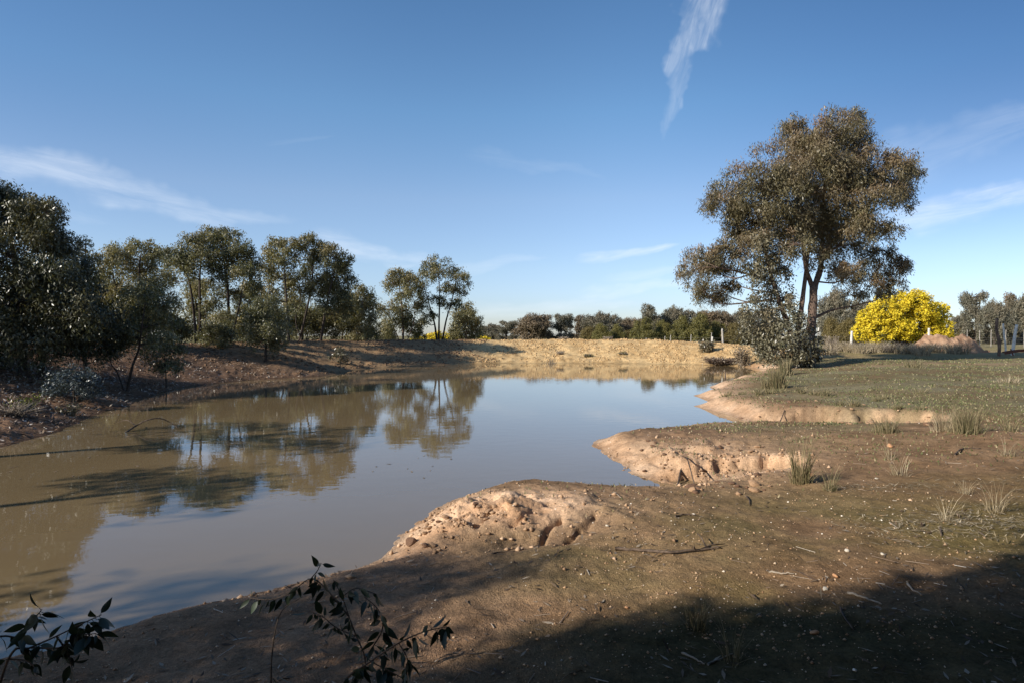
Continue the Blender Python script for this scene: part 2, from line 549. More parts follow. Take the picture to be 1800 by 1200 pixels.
def resample(P, step=0.22):
    Q = np.vstack([P[-1:], P, P[:2]])
    out = []
    for i in range(1, len(Q) - 2):
        n = max(3, int(np.linalg.norm(Q[i + 1, :2] - Q[i, :2]) / step))
        t = np.linspace(0, 1, n, endpoint=False)[:, None]
        a, b, c, d = Q[i - 1], Q[i], Q[i + 1], Q[i + 2]
        cr = 0.5 * (2 * b + (c - a) * t * 0.6 + (2 * a - 5 * b + 4 * c - d) * t ** 2 * 0.6 + (3 * b - 3 * c + d - a) * t ** 3 * 0.6)
        li = b * (1 - t) + c * t
        o = np.where(np.arange(P.shape[1])[None, :] < 2, 0.5 * li + 0.5 * (b + 0.5 * ((c - a) * t + (2 * a - 5 * b + 4 * c - d) * t ** 2 + (3 * b - 3 * c + d - a) * t ** 3)), li)
        out.append(o)
    return np.vstack(out)


EDGE = resample(ctrl)
_r = np.hypot(EDGE[:, 0], EDGE[:, 1])
_wob = np.clip(_r / 25.0, 0.15, 1.0) * 0.28
EDGE[:, 0] += fbm(EDGE[:, 0], EDGE[:, 1], 1.1, 3, 31) * _wob
EDGE[:, 1] += fbm(EDGE[:, 0], EDGE[:, 1], 1.1, 3, 47) * _wob
# bank attributes change gently along the edge
_k = np.hanning(25)
_k /= _k.sum()
for c in (2, 3):
    a = np.concatenate([EDGE[-12:, c], EDGE[:, c], EDGE[:12, c]])
    EDGE[:, c] = np.convolve(a, _k, 'valid')


def edge_query(x, y):
    """signed distance to the water's edge (+ on land), and the bank's height and width there"""
    n = len(x)
    d = np.full(n, 1e9)
    bh, bw = np.zeros(n), np.zeros(n)
    E = EDGE.astype(np.float32)
    A, B = E[:, :2], np.roll(E[:, :2], -1, axis=0)
    AB = B - A
    L2 = (AB ** 2).sum(1) + 1e-9
    for i in range(0, n, 20000):
        sl = slice(i, min(n, i + 20000))
        X, Yv = x[sl].astype(np.float32), y[sl].astype(np.float32)
        far = np.hypot(X - 0, Yv - 25) > 140
        D2 = (X[:, None] - A[None, :, 0]) ** 2 + (Yv[:, None] - A[None, :, 1]) ** 2
        k = D2.argmin(1)
        best = np.full(len(X), 1e9)
        for kk in (k, (k - 1) % len(E)):
            px_, py_ = X - A[kk, 0], Yv - A[kk, 1]
            t = np.clip((px_ * AB[kk, 0] + py_ * AB[kk, 1]) / L2[kk], 0, 1)
            best = np.minimum(best, np.hypot(px_ - t * AB[kk, 0], py_ - t * AB[kk, 1]))
        # soft average of the bank attributes so that ridges outside corners blend
        Ds = D2[:, ::5]
        wgt = np.exp(-(np.sqrt(Ds) - np.sqrt(D2[np.arange(len(X)), k])[:, None]) / np.maximum(1.2, 0.25 * best)[:, None])
        wgt /= wgt.sum(1)[:, None]
        bh[sl] = wgt @ E[::5, 2]
        bw[sl] = wgt @ E[::5, 3]
        d[sl] = best
    inside = np.zeros(n, dtype=bool)
    E2 = EDGE
    x1, y1 = E2[:, 0], E2[:, 1]
    x2, y2 = np.roll(x1, -1), np.roll(y1, -1)
    near = (x > x1.min()) & (x < x1.max()) & (y > y1.min()) & (y < y1.max())
    idx = np.nonzero(near)[0]
    xs, ys = x[idx], y[idx]
    ins = np.zeros(len(idx), dtype=bool)
    for a, b, c, e in zip(x1, y1, x2, y2):
        if b == e:
            continue
        cond = (b > ys) != (e > ys)
        ins ^= cond & (xs < (c - a) * (ys - b) / (e - b) + a)
    inside[idx] = ins
    return np.where(inside, -d, d), bh, bw


def seg_dist(x, y, pts):
    best = np.full(len(x), 1e9)
    side = np.zeros(len(x))
    tt = np.zeros(len(x))
    for i, ((ax, ay), (bx, by)) in enumerate(zip(pts[:-1], pts[1:])):
        dx, dy = bx - ax, by - ay
        t = np.clip(((x - ax) * dx + (y - ay) * dy) / (dx * dx + dy * dy), 0, 1)
        dd = np.hypot(x - ax - t * dx, y - ay - t * dy)
        m = dd < best
        best = np.where(m, dd, best)
        side = np.where(m, (dx * (y - ay) - dy * (x - ax)), side)
        tt = np.where(m, i + t, tt)
    return best, np.sign(side), tt / (len(pts) - 1)


def gpx(px, py, z):
    Y = (CAM_Z - z) * F / (py - HY)
    return (wx(px, Y), Y)


SCARP = [gpx(1225, 716, 0.2), gpx(1320, 728, 0.22), gpx(1400, 733, 0.25), gpx(1500, 739, 0.3), gpx(1580, 742, 0.33), gpx(1660, 752, 0.38)]
HOLLOW = [gpx(1180, 850, 0.1), gpx(1240, 838, 0.15), gpx(1300, 826, 0.2), gpx(1352, 822, 0.25)]
RUNNEL = [gpx(905, 985, 0.15), gpx(1000, 968, 0.18), gpx(1060, 940, 0.25)]
GULLIES = [(gpx(a, b, 0.3), gpx(c, e, 0.22), f) for a, b, c, e, f in ((938, 914, 905, 945, 0.11), (985, 922, 950, 968, 0.13), (1022, 936, 990, 976, 0.12), (868, 912, 838, 944, 0.09),
    (905, 900, 872, 930, 0.07), (1048, 918, 1030, 950, 0.09), (818, 920, 790, 944, 0.07), (965, 900, 948, 918, 0.06))]
MOUND_C = gpx(880, 915, 0.2)


def land(x, y, full=False):
    """height of the ground (metres above the water) at the points x, y"""
    x, y = np.asarray(x, dtype=float), np.asarray(y, dtype=float)
    d, bh, bw = edge_query(x, y)
    dl = np.maximum(d, 0)
    r = np.hypot(x, y)
    bank = sstep((bh - 0.45) / 0.8)                # 1 on the raised banks, 0 on the low shore
    low = 0.24 * sstep(dl / 0.75) + 0.08 * sstep(dl / 2.0) + 0.36 * sstep(dl / 7.5) + 0.35 * sstep((dl - 12) / 45)
    prof = bh * (0.80 * np.minimum(dl / bw, 1) + 0.20 * sstep(dl / bw))
    # behind the crest of the far bank the land falls to the plain
    drop = sstep((dl - bw - 2.5) / 9.0) * np.maximum(bh - 0.95, 0)
    high = prof - drop
    z = low * (1 - bank) + high * bank
    z = np.where(d < 0, -0.28 * np.minimum(-d, 5) - 0.02, z)
    # the near clay mound, and its gullies
    mx, my = (x - MOUND_C[0]), (y - MOUND_C[1])
    mnd = np.exp(-(mx / 1.15) ** 2 - (my / 0.75) ** 2)
    z = z + 0.10 * mnd * sstep(dl / 0.35)
    near = np.exp(-(r / 14.0) ** 2)
    land_m = sstep((d + 0.1) / 0.5)
    g = np.abs(fbm(x * 0.9 + y * 0.5, y * 0.45 - x * 0.2, 0.55, 3, 5))
    rough_zone = np.maximum(mnd, np.exp(-((x - 3.0) / 1.3) ** 2 - ((y - 9.8) / 1.7) ** 2)) * (d > 0)
    z = z - 0.065 * np.clip(0.32 - g, 0, 1) / 0.32 * rough_zone * land_m
    q_ = fbm(x, y, 0.34, 4, 8, 0.62) * 3.2
    ter = (np.floor(q_) + sstep((q_ - np.floor(q_)) / 0.32)) / 3.2
    z = z + (0.062 * ter + 0.018 * fbm(x, y, 0.12, 3, 28) + 0.035 * np.maximum(fbm(x, y, 0.5, 3, 18), 0)) * rough_zone
    # hollow and little scarp on the spit
    hd, hs, ht = seg_dist(x, y, HOLLOW)
    hd = np.maximum(hd + 0.10 * fbm(x, y, 0.3, 3, 25), 0)
    hw = 0.50 + 0.12 * fbm(x, y, 0.3, 3, 14)
    z = z - 0.19 * sstep((hw - hd) / 0.13) * land_m * sstep(dl / 0.3)
    sd, ss, st = seg_dist(x, y, SCARP)
    sd = np.maximum(sd + (0.15 * fbm(x, y, 0.35, 3, 23) + 0.24 * fbm(x, y, 1.3, 2, 24)), 0)
    sw = np.where(ss > 0, 0.30 + 0.14 * fbm(x, y, 0.5, 3, 21), 1.3)
    sf = np.where(ss > 0, 0.16, 1.5)
    z = z - 0.31 * sstep((sw - sd) / sf) * land_m * (d > 0) * (1 - sstep((st - 0.8) / 0.2)) * sstep(dl / 0.5)
    z = z + 0.17 * sstep((sd - 0.22) / 0.22) * (ss > 0) * np.exp(-(sd / 2.6) ** 2) * (1 - sstep((st - 0.85) / 0.15)) * sstep((d - 0.25) / 0.9)
    for (a_, b_, dep) in GULLIES:
        gd, _, gt = seg_dist(x + 0.03 * fbm(x, y, 0.2, 2, 51), y + 0.03 * fbm(x, y, 0.2, 2, 52), [a_, b_])
        z = z - dep * 0.48 * np.exp(-(gd / (0.022 + 0.026 * gt)) ** 2) * (d > 0.02)
    rd, rs, rt = seg_dist(x, y, RUNNEL)
    z = z - 0.07 * np.exp(-(rd / 0.2) ** 2) * land_m
    # lumps
    z = z + 0.05 * fbm(x, y, 2.6, 3, 2) * (1 - bank) * sstep(dl / 1.5)
    z = z + (0.016 * fbm(x, y, 0.28, 4, 3) + 0.005 * fbm(x, y, 0.09, 2, 29)) * land_m * (1 - bank) * (r < 40)
    clod = fbm(x, y, 0.8, 4, 4, 0.62)
    z = z + (0.085 * clod + 0.10 * np.abs(fbm(x, y, 0.7, 3, 6))) * bank * sstep(dl / 0.8) * (r < 90)
    z = z + 0.12 * fbm(x, y, 7.0, 2, 9) * bank * sstep(dl / 4)
    z = z + 0.35 * fbm(x, y, 45.0, 3, 12) * sstep((r - 60) / 80)
    if full:
        return z, d, bank, mnd, rough_zone, hd, sd, ss, st, bw
    return z


def hz(x, y):
    return float(land(np.array([x]), np.array([y]))[0])


def build_ground():
    th = np.concatenate([np.radians(np.arange(-52, 52, 0.15)), np.radians(np.arange(52, 308, 3.2))])
    na = len(th)
    rs = [0.6]
    while rs[-1] < 2500:
        q = rs[-1]
        k = 0.014 if q < 2.4 else 0.0058 if q < 16 else 0.0085 if q < 40 else 0.0045 if q < 60 else 0.03 if q < 150 else 0.08
        rs.append(q * (1 + k))
    rs = np.array(rs)
    R, T = np.meshgrid(rs, th, indexing='ij')
    x, y = (R * np.sin(T)).ravel(), (R * np.cos(T)).ravel()
    z, d, bank, mnd, rz, hd, sd, ss, st, bw = land(x, y, True)
    r = np.hypot(x, y)
    # kinds of ground
    def C(c):
        return np.array(c)[None, :]
    n1, n2, n3 = fbm(x, y, 1.6, 4, 60), fbm(x, y, 0.35, 4, 70), fbm(x, y, 6.0, 3, 80)
    soil, soil2 = C((0.20, 0.122, 0.066)), C((0.30, 0.190, 0.108))
    clay, clay2 = C((0.68, 0.47, 0.31)), C((0.52, 0.31, 0.175))
    moss = C((0.125, 0.108, 0.036))
    grass, grass2 = C((0.125, 0.122, 0.058)), C((0.215, 0.180, 0.105))
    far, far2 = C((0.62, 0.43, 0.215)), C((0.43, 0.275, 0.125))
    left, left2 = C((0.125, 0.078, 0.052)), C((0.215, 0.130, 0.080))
    def lerp(a, b, f):
        f = np.clip(f, 0, 1)[:, None]
        return a * (1 - f) + b * f
    col = lerp(soil, soil2, 0.5 + 0.7 * n1 + 0.55 * n2)
    col = lerp(col, moss, sstep((n3 * 0.6 + n1 * 0.5 + 0.15) / 0.5) * 0.7 * np.exp(-((y - 5.0) / 2.4) ** 2) * sstep((d - 0.3) / 0.7))
    gz = sstep((y - 8.0 + 2.0 * n3 + 1.2 * n1) / 5.0) * sstep((d - 0.7 + 0.5 * n1) / 1.6) * (1 - bank)
    col = lerp(col, lerp(grass, grass2, 0.42 + 0.7 * n1 + 0.35 * n3), gz * np.clip(0.72 + 0.55 * n1, 0, 1))
    path = np.exp(-((y - 33.0) / 1.6) ** 2) * (x > 10)
    col = lerp(col, C((0.36, 0.235, 0.14)), path * np.clip(0.55 + 0.5 * n1, 0, 1) * (1 - bank))
    cz = np.maximum(np.exp(-(np.maximum(d, 0) / (0.55 + 0.35 * n1 + 0.5 * sstep((y - 14) / 8))) ** 2), sstep(mnd * 1.7 - 0.15 + 0.25 * n2))
    cz = np.maximum(cz, 0.75 * rz)
    cz = np.maximum(cz, np.exp(-((sd - 0.25) / 0.30) ** 2) * (ss > 0) * (st < 0.97) * (d > 0) * np.clip(0.50 + 0.9 * n1 + 0.6 * n2, 0.0, 1))
    cz = np.maximum(cz, 0.5 * np.exp(-(sd / 0.9) ** 2) * (st < 0.97) * np.clip(0.6 + 0.9 * n1, 0.0, 1))
    cz = np.maximum(cz, np.exp(-((hd - 0.5) / 0.16) ** 2) * 0.9)
    col = lerp(col, lerp(clay, clay2, 0.4 + 0.6 * n1 + 0.5 * n2), cz * (1 - bank))
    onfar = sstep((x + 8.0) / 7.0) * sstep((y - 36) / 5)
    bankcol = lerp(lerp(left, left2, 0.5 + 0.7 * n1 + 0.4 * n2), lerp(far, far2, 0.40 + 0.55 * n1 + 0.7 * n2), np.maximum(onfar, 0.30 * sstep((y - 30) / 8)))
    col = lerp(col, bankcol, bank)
    behind = sstep((d - bw - 3.0) / 4.0) * bank
    plain = lerp(C((0.155, 0.145, 0.062)), C((0.24, 0.20, 0.11)), 0.5 + 0.8 * fbm(x, y, 12.0, 3, 90))
    col = lerp(col, plain, np.maximum(behind, sstep((r - 44) / 12) * (1 - bank)))
    mp = sstep((4.0 + 0.30 * n1 + 0.22 * n2 - y) / 0.35) * sstep((x + 0.75 - 1.25 * (y - 3.2) + 0.3 * n2) / 0.35)  # moss patch, its colour laid darker to deepen the foreground shade
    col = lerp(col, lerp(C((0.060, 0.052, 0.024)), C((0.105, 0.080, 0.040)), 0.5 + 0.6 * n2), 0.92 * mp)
    # churned dark soil along the top of the spit, red-brown gravel on the near shore
    rim = sstep((hd - 0.45) / 0.2) * np.exp(-((x - 3.4) / 1.3) ** 2 - ((y - 11.6) / 1.4) ** 2) * sstep((d - 0.35) / 0.4)
    col = lerp(col, lerp(C((0.15, 0.085, 0.05)), C((0.24, 0.15, 0.085)), 0.5 + n2), np.clip(rim * 1.25 * (0.75 + 0.6 * n2), 0, 0.95))
    nl = sstep((1.0 - x) / 2.0) * sstep((6.5 - y) / 1.5)
    col = lerp(col, lerp(C((0.20, 0.120, 0.072)), C((0.30, 0.185, 0.115)), 0.5 + 0.6 * n1 + 0.4 * n2), 0.85 * nl)
    # damp clay along the water
    wet = np.exp(-np.maximum(z, 0) / (0.05 + 0.03 * n2)) * (d < 1.5)
    col = col * (1 - 0.42 * wet[:, None])
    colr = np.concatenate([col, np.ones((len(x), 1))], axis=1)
    nr = len(rs)
    V = np.stack([x, y, z], axis=1)
    i = np.arange(nr - 1)[:, None] * na
    j = np.arange(na)[None, :]
    j2 = (j + 1) % na
    q = np.stack([i + j, i + na + j, i + na + j2, i + j2], axis=-1).reshape(-1, 4)
    c = len(V)
    V = np.vstack([V, [[0, 0, hz(0, 0.01)]]])
    colr = np.vstack([colr, colr[:1]])
    jj = np.arange(na)
    tri = np.stack([np.full(na, c), jj, (jj + 1) % na], axis=-1)

    m, t, b = new_mat('earth')
    at = t.new('ShaderNodeAttribute', attribute_name='soil')
    co = t.new('ShaderNodeTexCoord')
    v = co.outputs['Object']
    fine = t.noise(v, 38.0, 6.0, 0.7)
    mid = t.noise(v, 6.0, 5.0, 0.65)
    grit = t.new('ShaderNodeTexVoronoi')
    grit.inputs['Scale'].default_value = 85.0
    t.l.new(v, grit.inputs['Vector'])
    f = t.math('ADD', t.math('MULTIPLY', t.smooth(fine, 0.28, 0.72), 0.55), t.math('MULTIPLY', t.smooth(mid, 0.25, 0.75), 0.45))
    f = t.math('ADD', f, 0.50)
    cb = t.new('ShaderNodeCombineXYZ')
    for k in range(3):
        t.l.new(f, cb.inputs[k])
    colo = t.mix(1.0, at.outputs['Color'], cb.outputs[0], 'MULTIPLY')
    t.l.new(colo, b.inputs['Base Color'])
    b.inputs['Roughness'].default_value = 0.95
    b.inputs['Specular IOR Level'].default_value = 0.05
    hgt = t.math('ADD', t.math('MULTIPLY', mid, 1.2), t.math('ADD', t.math('MULTIPLY', fine, 0.55), t.math('MULTIPLY', grit.outputs['Distance'], 0.25)))
    bp = t.new('ShaderNodeBump')
    bp.inputs['Strength'].default_value = 0.9
    bp.inputs['Distance'].default_value = 0.022
    t.l.new(hgt, bp.inputs['Height'])
    t.l.new(bp.outputs[0], b.inputs['Normal'])
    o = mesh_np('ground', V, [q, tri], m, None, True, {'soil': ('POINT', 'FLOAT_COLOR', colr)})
    tag(o, kind='structure')


build_ground()


def build_water():
    m, t, b = new_mat('muddy_water')
    co = t.new('ShaderNodeTexCoord')
    v = co.outputs['Object']
    n = t.noise(v, 0.25, 3.0, 0.5)
    c = t.mix(t.smooth(n, 0.3, 0.7), (0.182, 0.130, 0.068, 1), (0.200, 0.141, 0.074, 1))
    t.l.new(c, b.inputs['Base Color'])
    b.inputs['Roughness'].default_value = 0.025
    b.inputs['IOR'].default_value = 1.7
    mp = t.new('ShaderNodeMapping')
    mp.inputs['Scale'].default_value = (1.0, 1.6, 1.0)
    t.l.new(v, mp.inputs[0])
    rip = t.noise(mp.outputs[0], 2.2, 2.0, 0.5)
    bp = t.new('ShaderNodeBump')
    bp.inputs['Strength'].default_value = 0.06
    bp.inputs['Distance'].default_value = 0.03
    t.l.new(rip, bp.inputs['Height'])
    t.l.new(bp.outputs[0], b.inputs['Normal'])
    x0, x1 = EDGE[:, 0].min() - 1, EDGE[:, 0].max() + 1
    y0, y1 = EDGE[:, 1].min() - 1, EDGE[:, 1].max() + 1
    V = [(x0, y0, 0), (x1, y0, 0), (x1, y1, 0), (x0, y1, 0)]
    o = mesh_np('water', V, np.array([[0, 1, 2, 3]]), m)
    tag(o, kind='structure')


build_water()


# ------------------------------------------------------------------ trees
def foliage(blobs, L, W, lai, r, droop=0.9, subs=14, subr=0.40):
    """leaf points for ellipsoid clumps (x, y, z, rx, ry, rz): V, F, tip"""
    P, tip, face = [], [], []
    cents = []
    for (cx, cy, cz, rx, ry, rz) in blobs:
        mean = (rx * ry * rz) ** (1 / 3)
        n = int(lai * math.pi * rx * rz / (L * W * 0.5))
        k = subs
        u = unit(k, r) * (0.30 + 0.62 * r.random(k) ** 0.7)[:, None]
        sc = np.array([cx, cy, cz]) + u * np.array([rx, ry, rz])
        sr = mean * subr * (0.65 + 0.7 * r.random(k))
        wgt = sr ** 2
        cnt = r.multinomial(n, wgt / wgt.sum())
        for c, s, q in zip(sc, sr, cnt):
            if q == 0:
                continue
            v = unit(q, r)
            rad = r.random(q) ** 0.55
            pp = c + v * (s * rad)[:, None] * np.array([1, 1, 0.85])
            # sprays hang: the lower leaves of a clump trail down
            dn = (r.random(q) < 0.22) & (v[:, 2] < 0.2)
            pp[dn, 2] -= s * (0.2 + 0.8 * r.random(dn.sum()))
            # ragged: a few leaves stray outwards
            st = r.random(q) < 0.16
            pp[st] += v[st] * (s * 0.45 * r.random(st.sum()))[:, None]
            P.append(pp)
            out = (pp - np.array([cx, cy, cz])) / mean
            face.append(v * 0.7 + out * 0.6 + np.array([0, 0, 0.25]))
            rel = (pp - np.array([cx, cy, cz])) / np.array([rx, ry, rz])
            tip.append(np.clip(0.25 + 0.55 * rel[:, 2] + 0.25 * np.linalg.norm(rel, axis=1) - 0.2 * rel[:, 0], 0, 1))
        cents.append((np.array([cx, cy, cz]), sc))
    P = np.vstack(P)
    V, Fq = leaf_quads(P, L, W, droop, r, face=np.vstack(face))
    return V, Fq, np.concatenate(tip), cents


FAT = 1.24


def gum(name, label, Y, stems, blobs, leafmat, barkmat, L=0.16, W=0.045, lai=2.0, seed=1, depth=0.8, group=None, cat='tree',
        droop=0.9, subs=15, subr=0.44, limb=0.06, twig=True, parts=('trunk', 'crown'), fat=None, thin=0.72):
    fat = fat or FAT
    """a tree whose stems and leaf clumps are given as seen from the bank, and spread in depth"""
    r = np.random.default_rng(seed)
    bx, by = wx(stems[0][0][0][0], Y), Y
    bz = hz(bx, by)
    root = thing(name, label, cat, (bx, by, bz), group)
    org = np.array([bx, by, bz])
    tb = Tubes()
    S = []
    for pts, r0, r1 in stems:
        W3 = []
        dyy = 0.0
        for i, p in enumerate(pts):
            dyy += r.normal() * 0.25 if i else r.normal() * 0.15
            yy = Y + (p[2] if len(p) > 2 else dyy)
            W3.append((wx(p[0], yy), yy, wz(p[1], yy)))
        if pts is stems[0][0] or len(pts[0]) < 3:
            x0, y0, z0 = W3[0]
            if z0 < bz + 1.2:
                W3[0] = (x0, y0, hz(x0, y0) - 0.12)
        c = curve(W3, 6)
        rr = np.linspace(r0, r1, len(c)) * thin
        rr[0] *= 1.35
        tb.add(c, rr, 8, 0.18)
        S.append((c, rr))
    allp = np.vstack([c for c, _ in S])
    allr = np.concatenate([q for _, q in S])
    B = []
    for b in blobs:
        px, py, rx, rz = b[:4]
        k = Y / F
        dy = b[4] if len(b) > 4 else (r.random() * 2 - 1) * depth
        yy = Y + dy
        B.append((wx(px, yy), yy, wz(py, yy), rx * yy / F * fat, (rx + rz) / 2 * yy / F * fat, rz * yy / F * (fat * 0.96)))
    V, Fq, tip, cents = foliage(B, L, W, lai * 1.35, r, droop, subs, subr)
    for (c, sc) in cents:
        # limb from a stem point lower than the clump
        dd = np.linalg.norm(allp - c, axis=1) + np.maximum(0, allp[:, 2] - c[2] + 0.15 * np.linalg.norm(allp[:, :2] - c[:2], axis=1)) * 3
        k = int(dd.argmin())
        a = allp[k]
        r0 = min(limb, allr[k] * 0.75)
        midp = a * 0.5 + c * 0.5 + np.array([0, 0, -0.08 * np.linalg.norm(c - a)]) + r.normal(size=3) * 0.06 * np.linalg.norm(c - a)
        if np.linalg.norm(c - a) > 0.15:
            cc = curve([a, midp, c], 5)
            tb.add(cc, np.linspace(r0, r0 * 0.45, len(cc)), 5)
        if twig:
            for s in sc:
                mm = c * 0.5 + s * 0.5 + r.normal(size=3) * 0.08
                cc = curve([c, mm, s], 3)
                tb.add(cc, np.linspace(r0 * 0.42, r0 * 0.15, len(cc)), 4)
    tb.build(parts[0], M[barkmat], root, org)
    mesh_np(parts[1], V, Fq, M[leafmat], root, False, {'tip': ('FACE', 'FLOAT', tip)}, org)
    return root


# the big gum on the right shore
gum('gum_tree', 'tall bronze-leaved gum tree with forked brown trunk, largest tree, on the right shore', 36.0,
    [([(1424, 640), (1424, 600), (1428, 545), (1430, 505)], 0.36, 0.25),
     ([(1430, 507, 0), (1442, 470, 0.3), (1445, 410, 0.6), (1448, 340, 0.4), (1455, 270, 0.2)], 0.22, 0.06),
     ([(1429, 508, 0), (1417, 475, -0.3), (1410, 420, -0.7), (1402, 340, -0.9), (1398, 280, -0.6)], 0.17, 0.05),
     ([(1407, 640), (1402, 590), (1410, 530), (1417, 470), (1425, 400)], 0.24, 0.08),
     ([(1402, 640, -0.8), (1388, 580, -0.8), (1368, 525, -0.9), (1350, 465, -1.0), (1338, 400, -0.8), (1320, 350, -0.6)], 0.22, 0.06),
     ([(1430, 560, 0), (1460, 546, 0.3), (1500, 538, 0.5), (1540, 528, 0.6)], 0.11, 0.03),
     ([(1443, 450, 0.4), (1480, 400, 0.8), (1530, 355, 1.0), (1575, 320, 1.0)], 0.10, 0.03),
     ([(1440, 465, 0.2), (1475, 430, 0.0), (1520, 405, -0.3)], 0.08, 0.03),
     ([(1345, 490, -1.0), (1305, 480, -1.2), (1270, 472, -1.3), (1240, 470, -1.4)], 0.09, 0.03)],
    [(1496, 206, 20, 16, 0.3), (1396, 222, 22, 18, -0.4), (1275, 432, 24, 18, -1.3), (1298, 452, 22, 18, -1.2), (1570, 500, 22, 13, 0.5), (1585, 462, 18, 14, 0.5), (1605, 300, 18, 18, 0.8), (1250, 350, 20, 26, -0.8), (1370, 350, 56, 44, -1.5), (1410, 395, 46, 36, -1.0), (1460, 310, 58, 46, 1.5), (1335, 425, 36, 26, -1.2), (1430, 265, 52, 36, 0.5), (1400, 320, 50, 42, 1.5), (1480, 385, 44, 34, 1.5), (1525, 300, 34, 34, 0.5),
     (1490, 228, 36, 32), (1455, 245, 45, 38), (1400, 248, 38, 36), (1420, 290, 55, 45), (1345, 300, 42, 40), (1365, 335, 50, 40),
     (1298, 340, 40, 42), (1280, 370, 32, 38), (1480, 290, 50, 42), (1440, 350, 55, 42), (1505, 262, 26, 30), (1390, 385, 50, 36), (1325, 390, 45, 38),
     (1295, 410, 24, 20), (1580, 290, 36, 26), (1555, 315, 44, 30), (1590, 320, 26, 24), (1535, 345, 40, 26), (1585, 352, 22, 18), (1490, 350, 44, 36),
     (1460, 405, 42, 34), (1395, 430, 36, 26), (1520, 395, 42, 28), (1555, 405, 28, 20), (1500, 430, 44, 28), (1550, 440, 26, 16),
     (1570, 468, 26, 18), (1540, 475, 34, 22), (1500, 480, 34, 20), (1552, 505, 24, 14), (1515, 512, 26, 12), (1470, 480, 24, 20), (1440, 455, 26, 22),
     (1232, 455, 34, 24), (1215, 480, 26, 20), (1255, 478, 34, 26), (1235, 512, 28, 22), (1265, 515, 22, 22), (1258, 445, 22, 16), (1288, 500, 16, 18)],
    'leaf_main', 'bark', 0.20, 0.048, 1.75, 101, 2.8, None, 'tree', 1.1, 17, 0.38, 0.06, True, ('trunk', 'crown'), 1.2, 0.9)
# a paler, broad-leaved gum leaning in front of it
gum('gum_tree', 'smaller grey-leaved gum sapling bushing out low at the foot of the tall bronze gum', 34.5,
    [([(1392, 640), (1380, 600), (1362, 560), (1350, 510), (1335, 450)], 0.10, 0.03),
     ([(1385, 640), (1360, 600), (1345, 570)], 0.07, 0.025),
     ([(1398, 640), (1412, 615), (1425, 600)], 0.06, 0.02)],
    [(1335, 430, 24, 30), (1345, 465, 32, 28), (1322, 480, 24, 26), (1355, 500, 30, 24), (1375, 470, 20, 22), (1365, 530, 26, 20), (1318, 545, 20, 24), (1330, 520, 14, 12),
     (1345, 560, 36, 30), (1330, 585, 30, 28), (1375, 585, 36, 30), (1365, 615, 40, 22), (1405, 605, 26, 26), (1420, 628, 20, 12), (1390, 630, 32, 12),
     (1405, 560, 22, 20), (1390, 530, 18, 18), (1425, 590, 18, 18), (1438, 618, 18, 14), (1415, 615, 24, 16), (1340, 612, 22, 14)],
    'leaf_grey', 'bark_pale', 0.20, 0.085, 1.5, 102, 0.9, None, 'tree', 0.9, 15, 0.44, 0.035, True, ('trunk', 'crown'), 1.12)

# the trees along the left bank, from the far end of the bank to the near one
GB = 'gum trees on the left bank'
gum('gum_tree', 'bushy low gum at the right-hand end of the left tree row, leaning over golden bank', 62.0,
    [([(818, 602), (820, 580), (822, 560)], 0.14, 0.05)],
    [(820, 545, 16, 16), (830, 560, 18, 16), (810, 565, 22, 18), (835, 580, 14, 16), (815, 588, 24, 14), (800, 580, 14, 16)],
    'leaf_olive', 'bark', 0.26, 0.085, 2.2, 111, 1.4, GB)
gum('gum_tree', 'airy tall gum with slim forked dark stems and separate leaf clumps, above the yellow wattles', 63.0,
    [([(769, 602), (764, 570), (756, 540), (744, 500)], 0.17, 0.05), ([(771, 602), (772, 560), (773, 520), (771, 475)], 0.17, 0.05),
     ([(776, 602), (784, 565), (794, 530), (803, 490)], 0.16, 0.05)],
    [(768, 462, 18, 12), (748, 472, 13, 14), (795, 478, 17, 13), (812, 492, 14, 13), (765, 482, 20, 10), (806, 510, 15, 10), (785, 505, 16, 10),
     (738, 505, 14, 16), (752, 522, 13, 9), (740, 535, 12, 10), (776, 525, 14, 9), (800, 535, 16, 12), (757, 550, 12, 8), (745, 565, 14, 13)],
    'leaf_deep', 'bark_dark', 0.25, 0.08, 2.0, 112, 1.8, GB)
gum('gum_tree', 'upright grey-olive gum with pale branches, left neighbour of the airy tall gum', 61.0,
    [([(709, 602), (708, 560), (704, 520), (700, 485)], 0.18, 0.05), ([(707, 600), (690, 570), (682, 540)], 0.09, 0.03),
     ([(711, 600), (728, 565), (728, 530)], 0.09, 0.03)],
    [(702, 482, 24, 12), (690, 498, 20, 14), (720, 495, 18, 14), (705, 515, 26, 12), (685, 545, 20, 16), (715, 545, 22, 18), (700, 570, 26, 18), (727, 570, 14, 18),
     (682, 580, 18, 14)],
    'leaf_olive', 'bark', 0.26, 0.08, 2.1, 113, 1.8, GB)
gum('gum_tree', 'short round-topped gum standing in the gap between the two taller groups', 51.0,
    [([(628, 602), (632, 570), (638, 530)], 0.16, 0.05)],
    [(640, 512, 18, 14), (650, 530, 15, 16), (630, 535, 20, 18), (645, 555, 20, 16), (622, 560, 18, 18), (650, 578, 18, 14), (630, 585, 24, 14)],
    'leaf_olive', 'bark_dark', 0.22, 0.075, 2.2, 114, 1.5, GB)
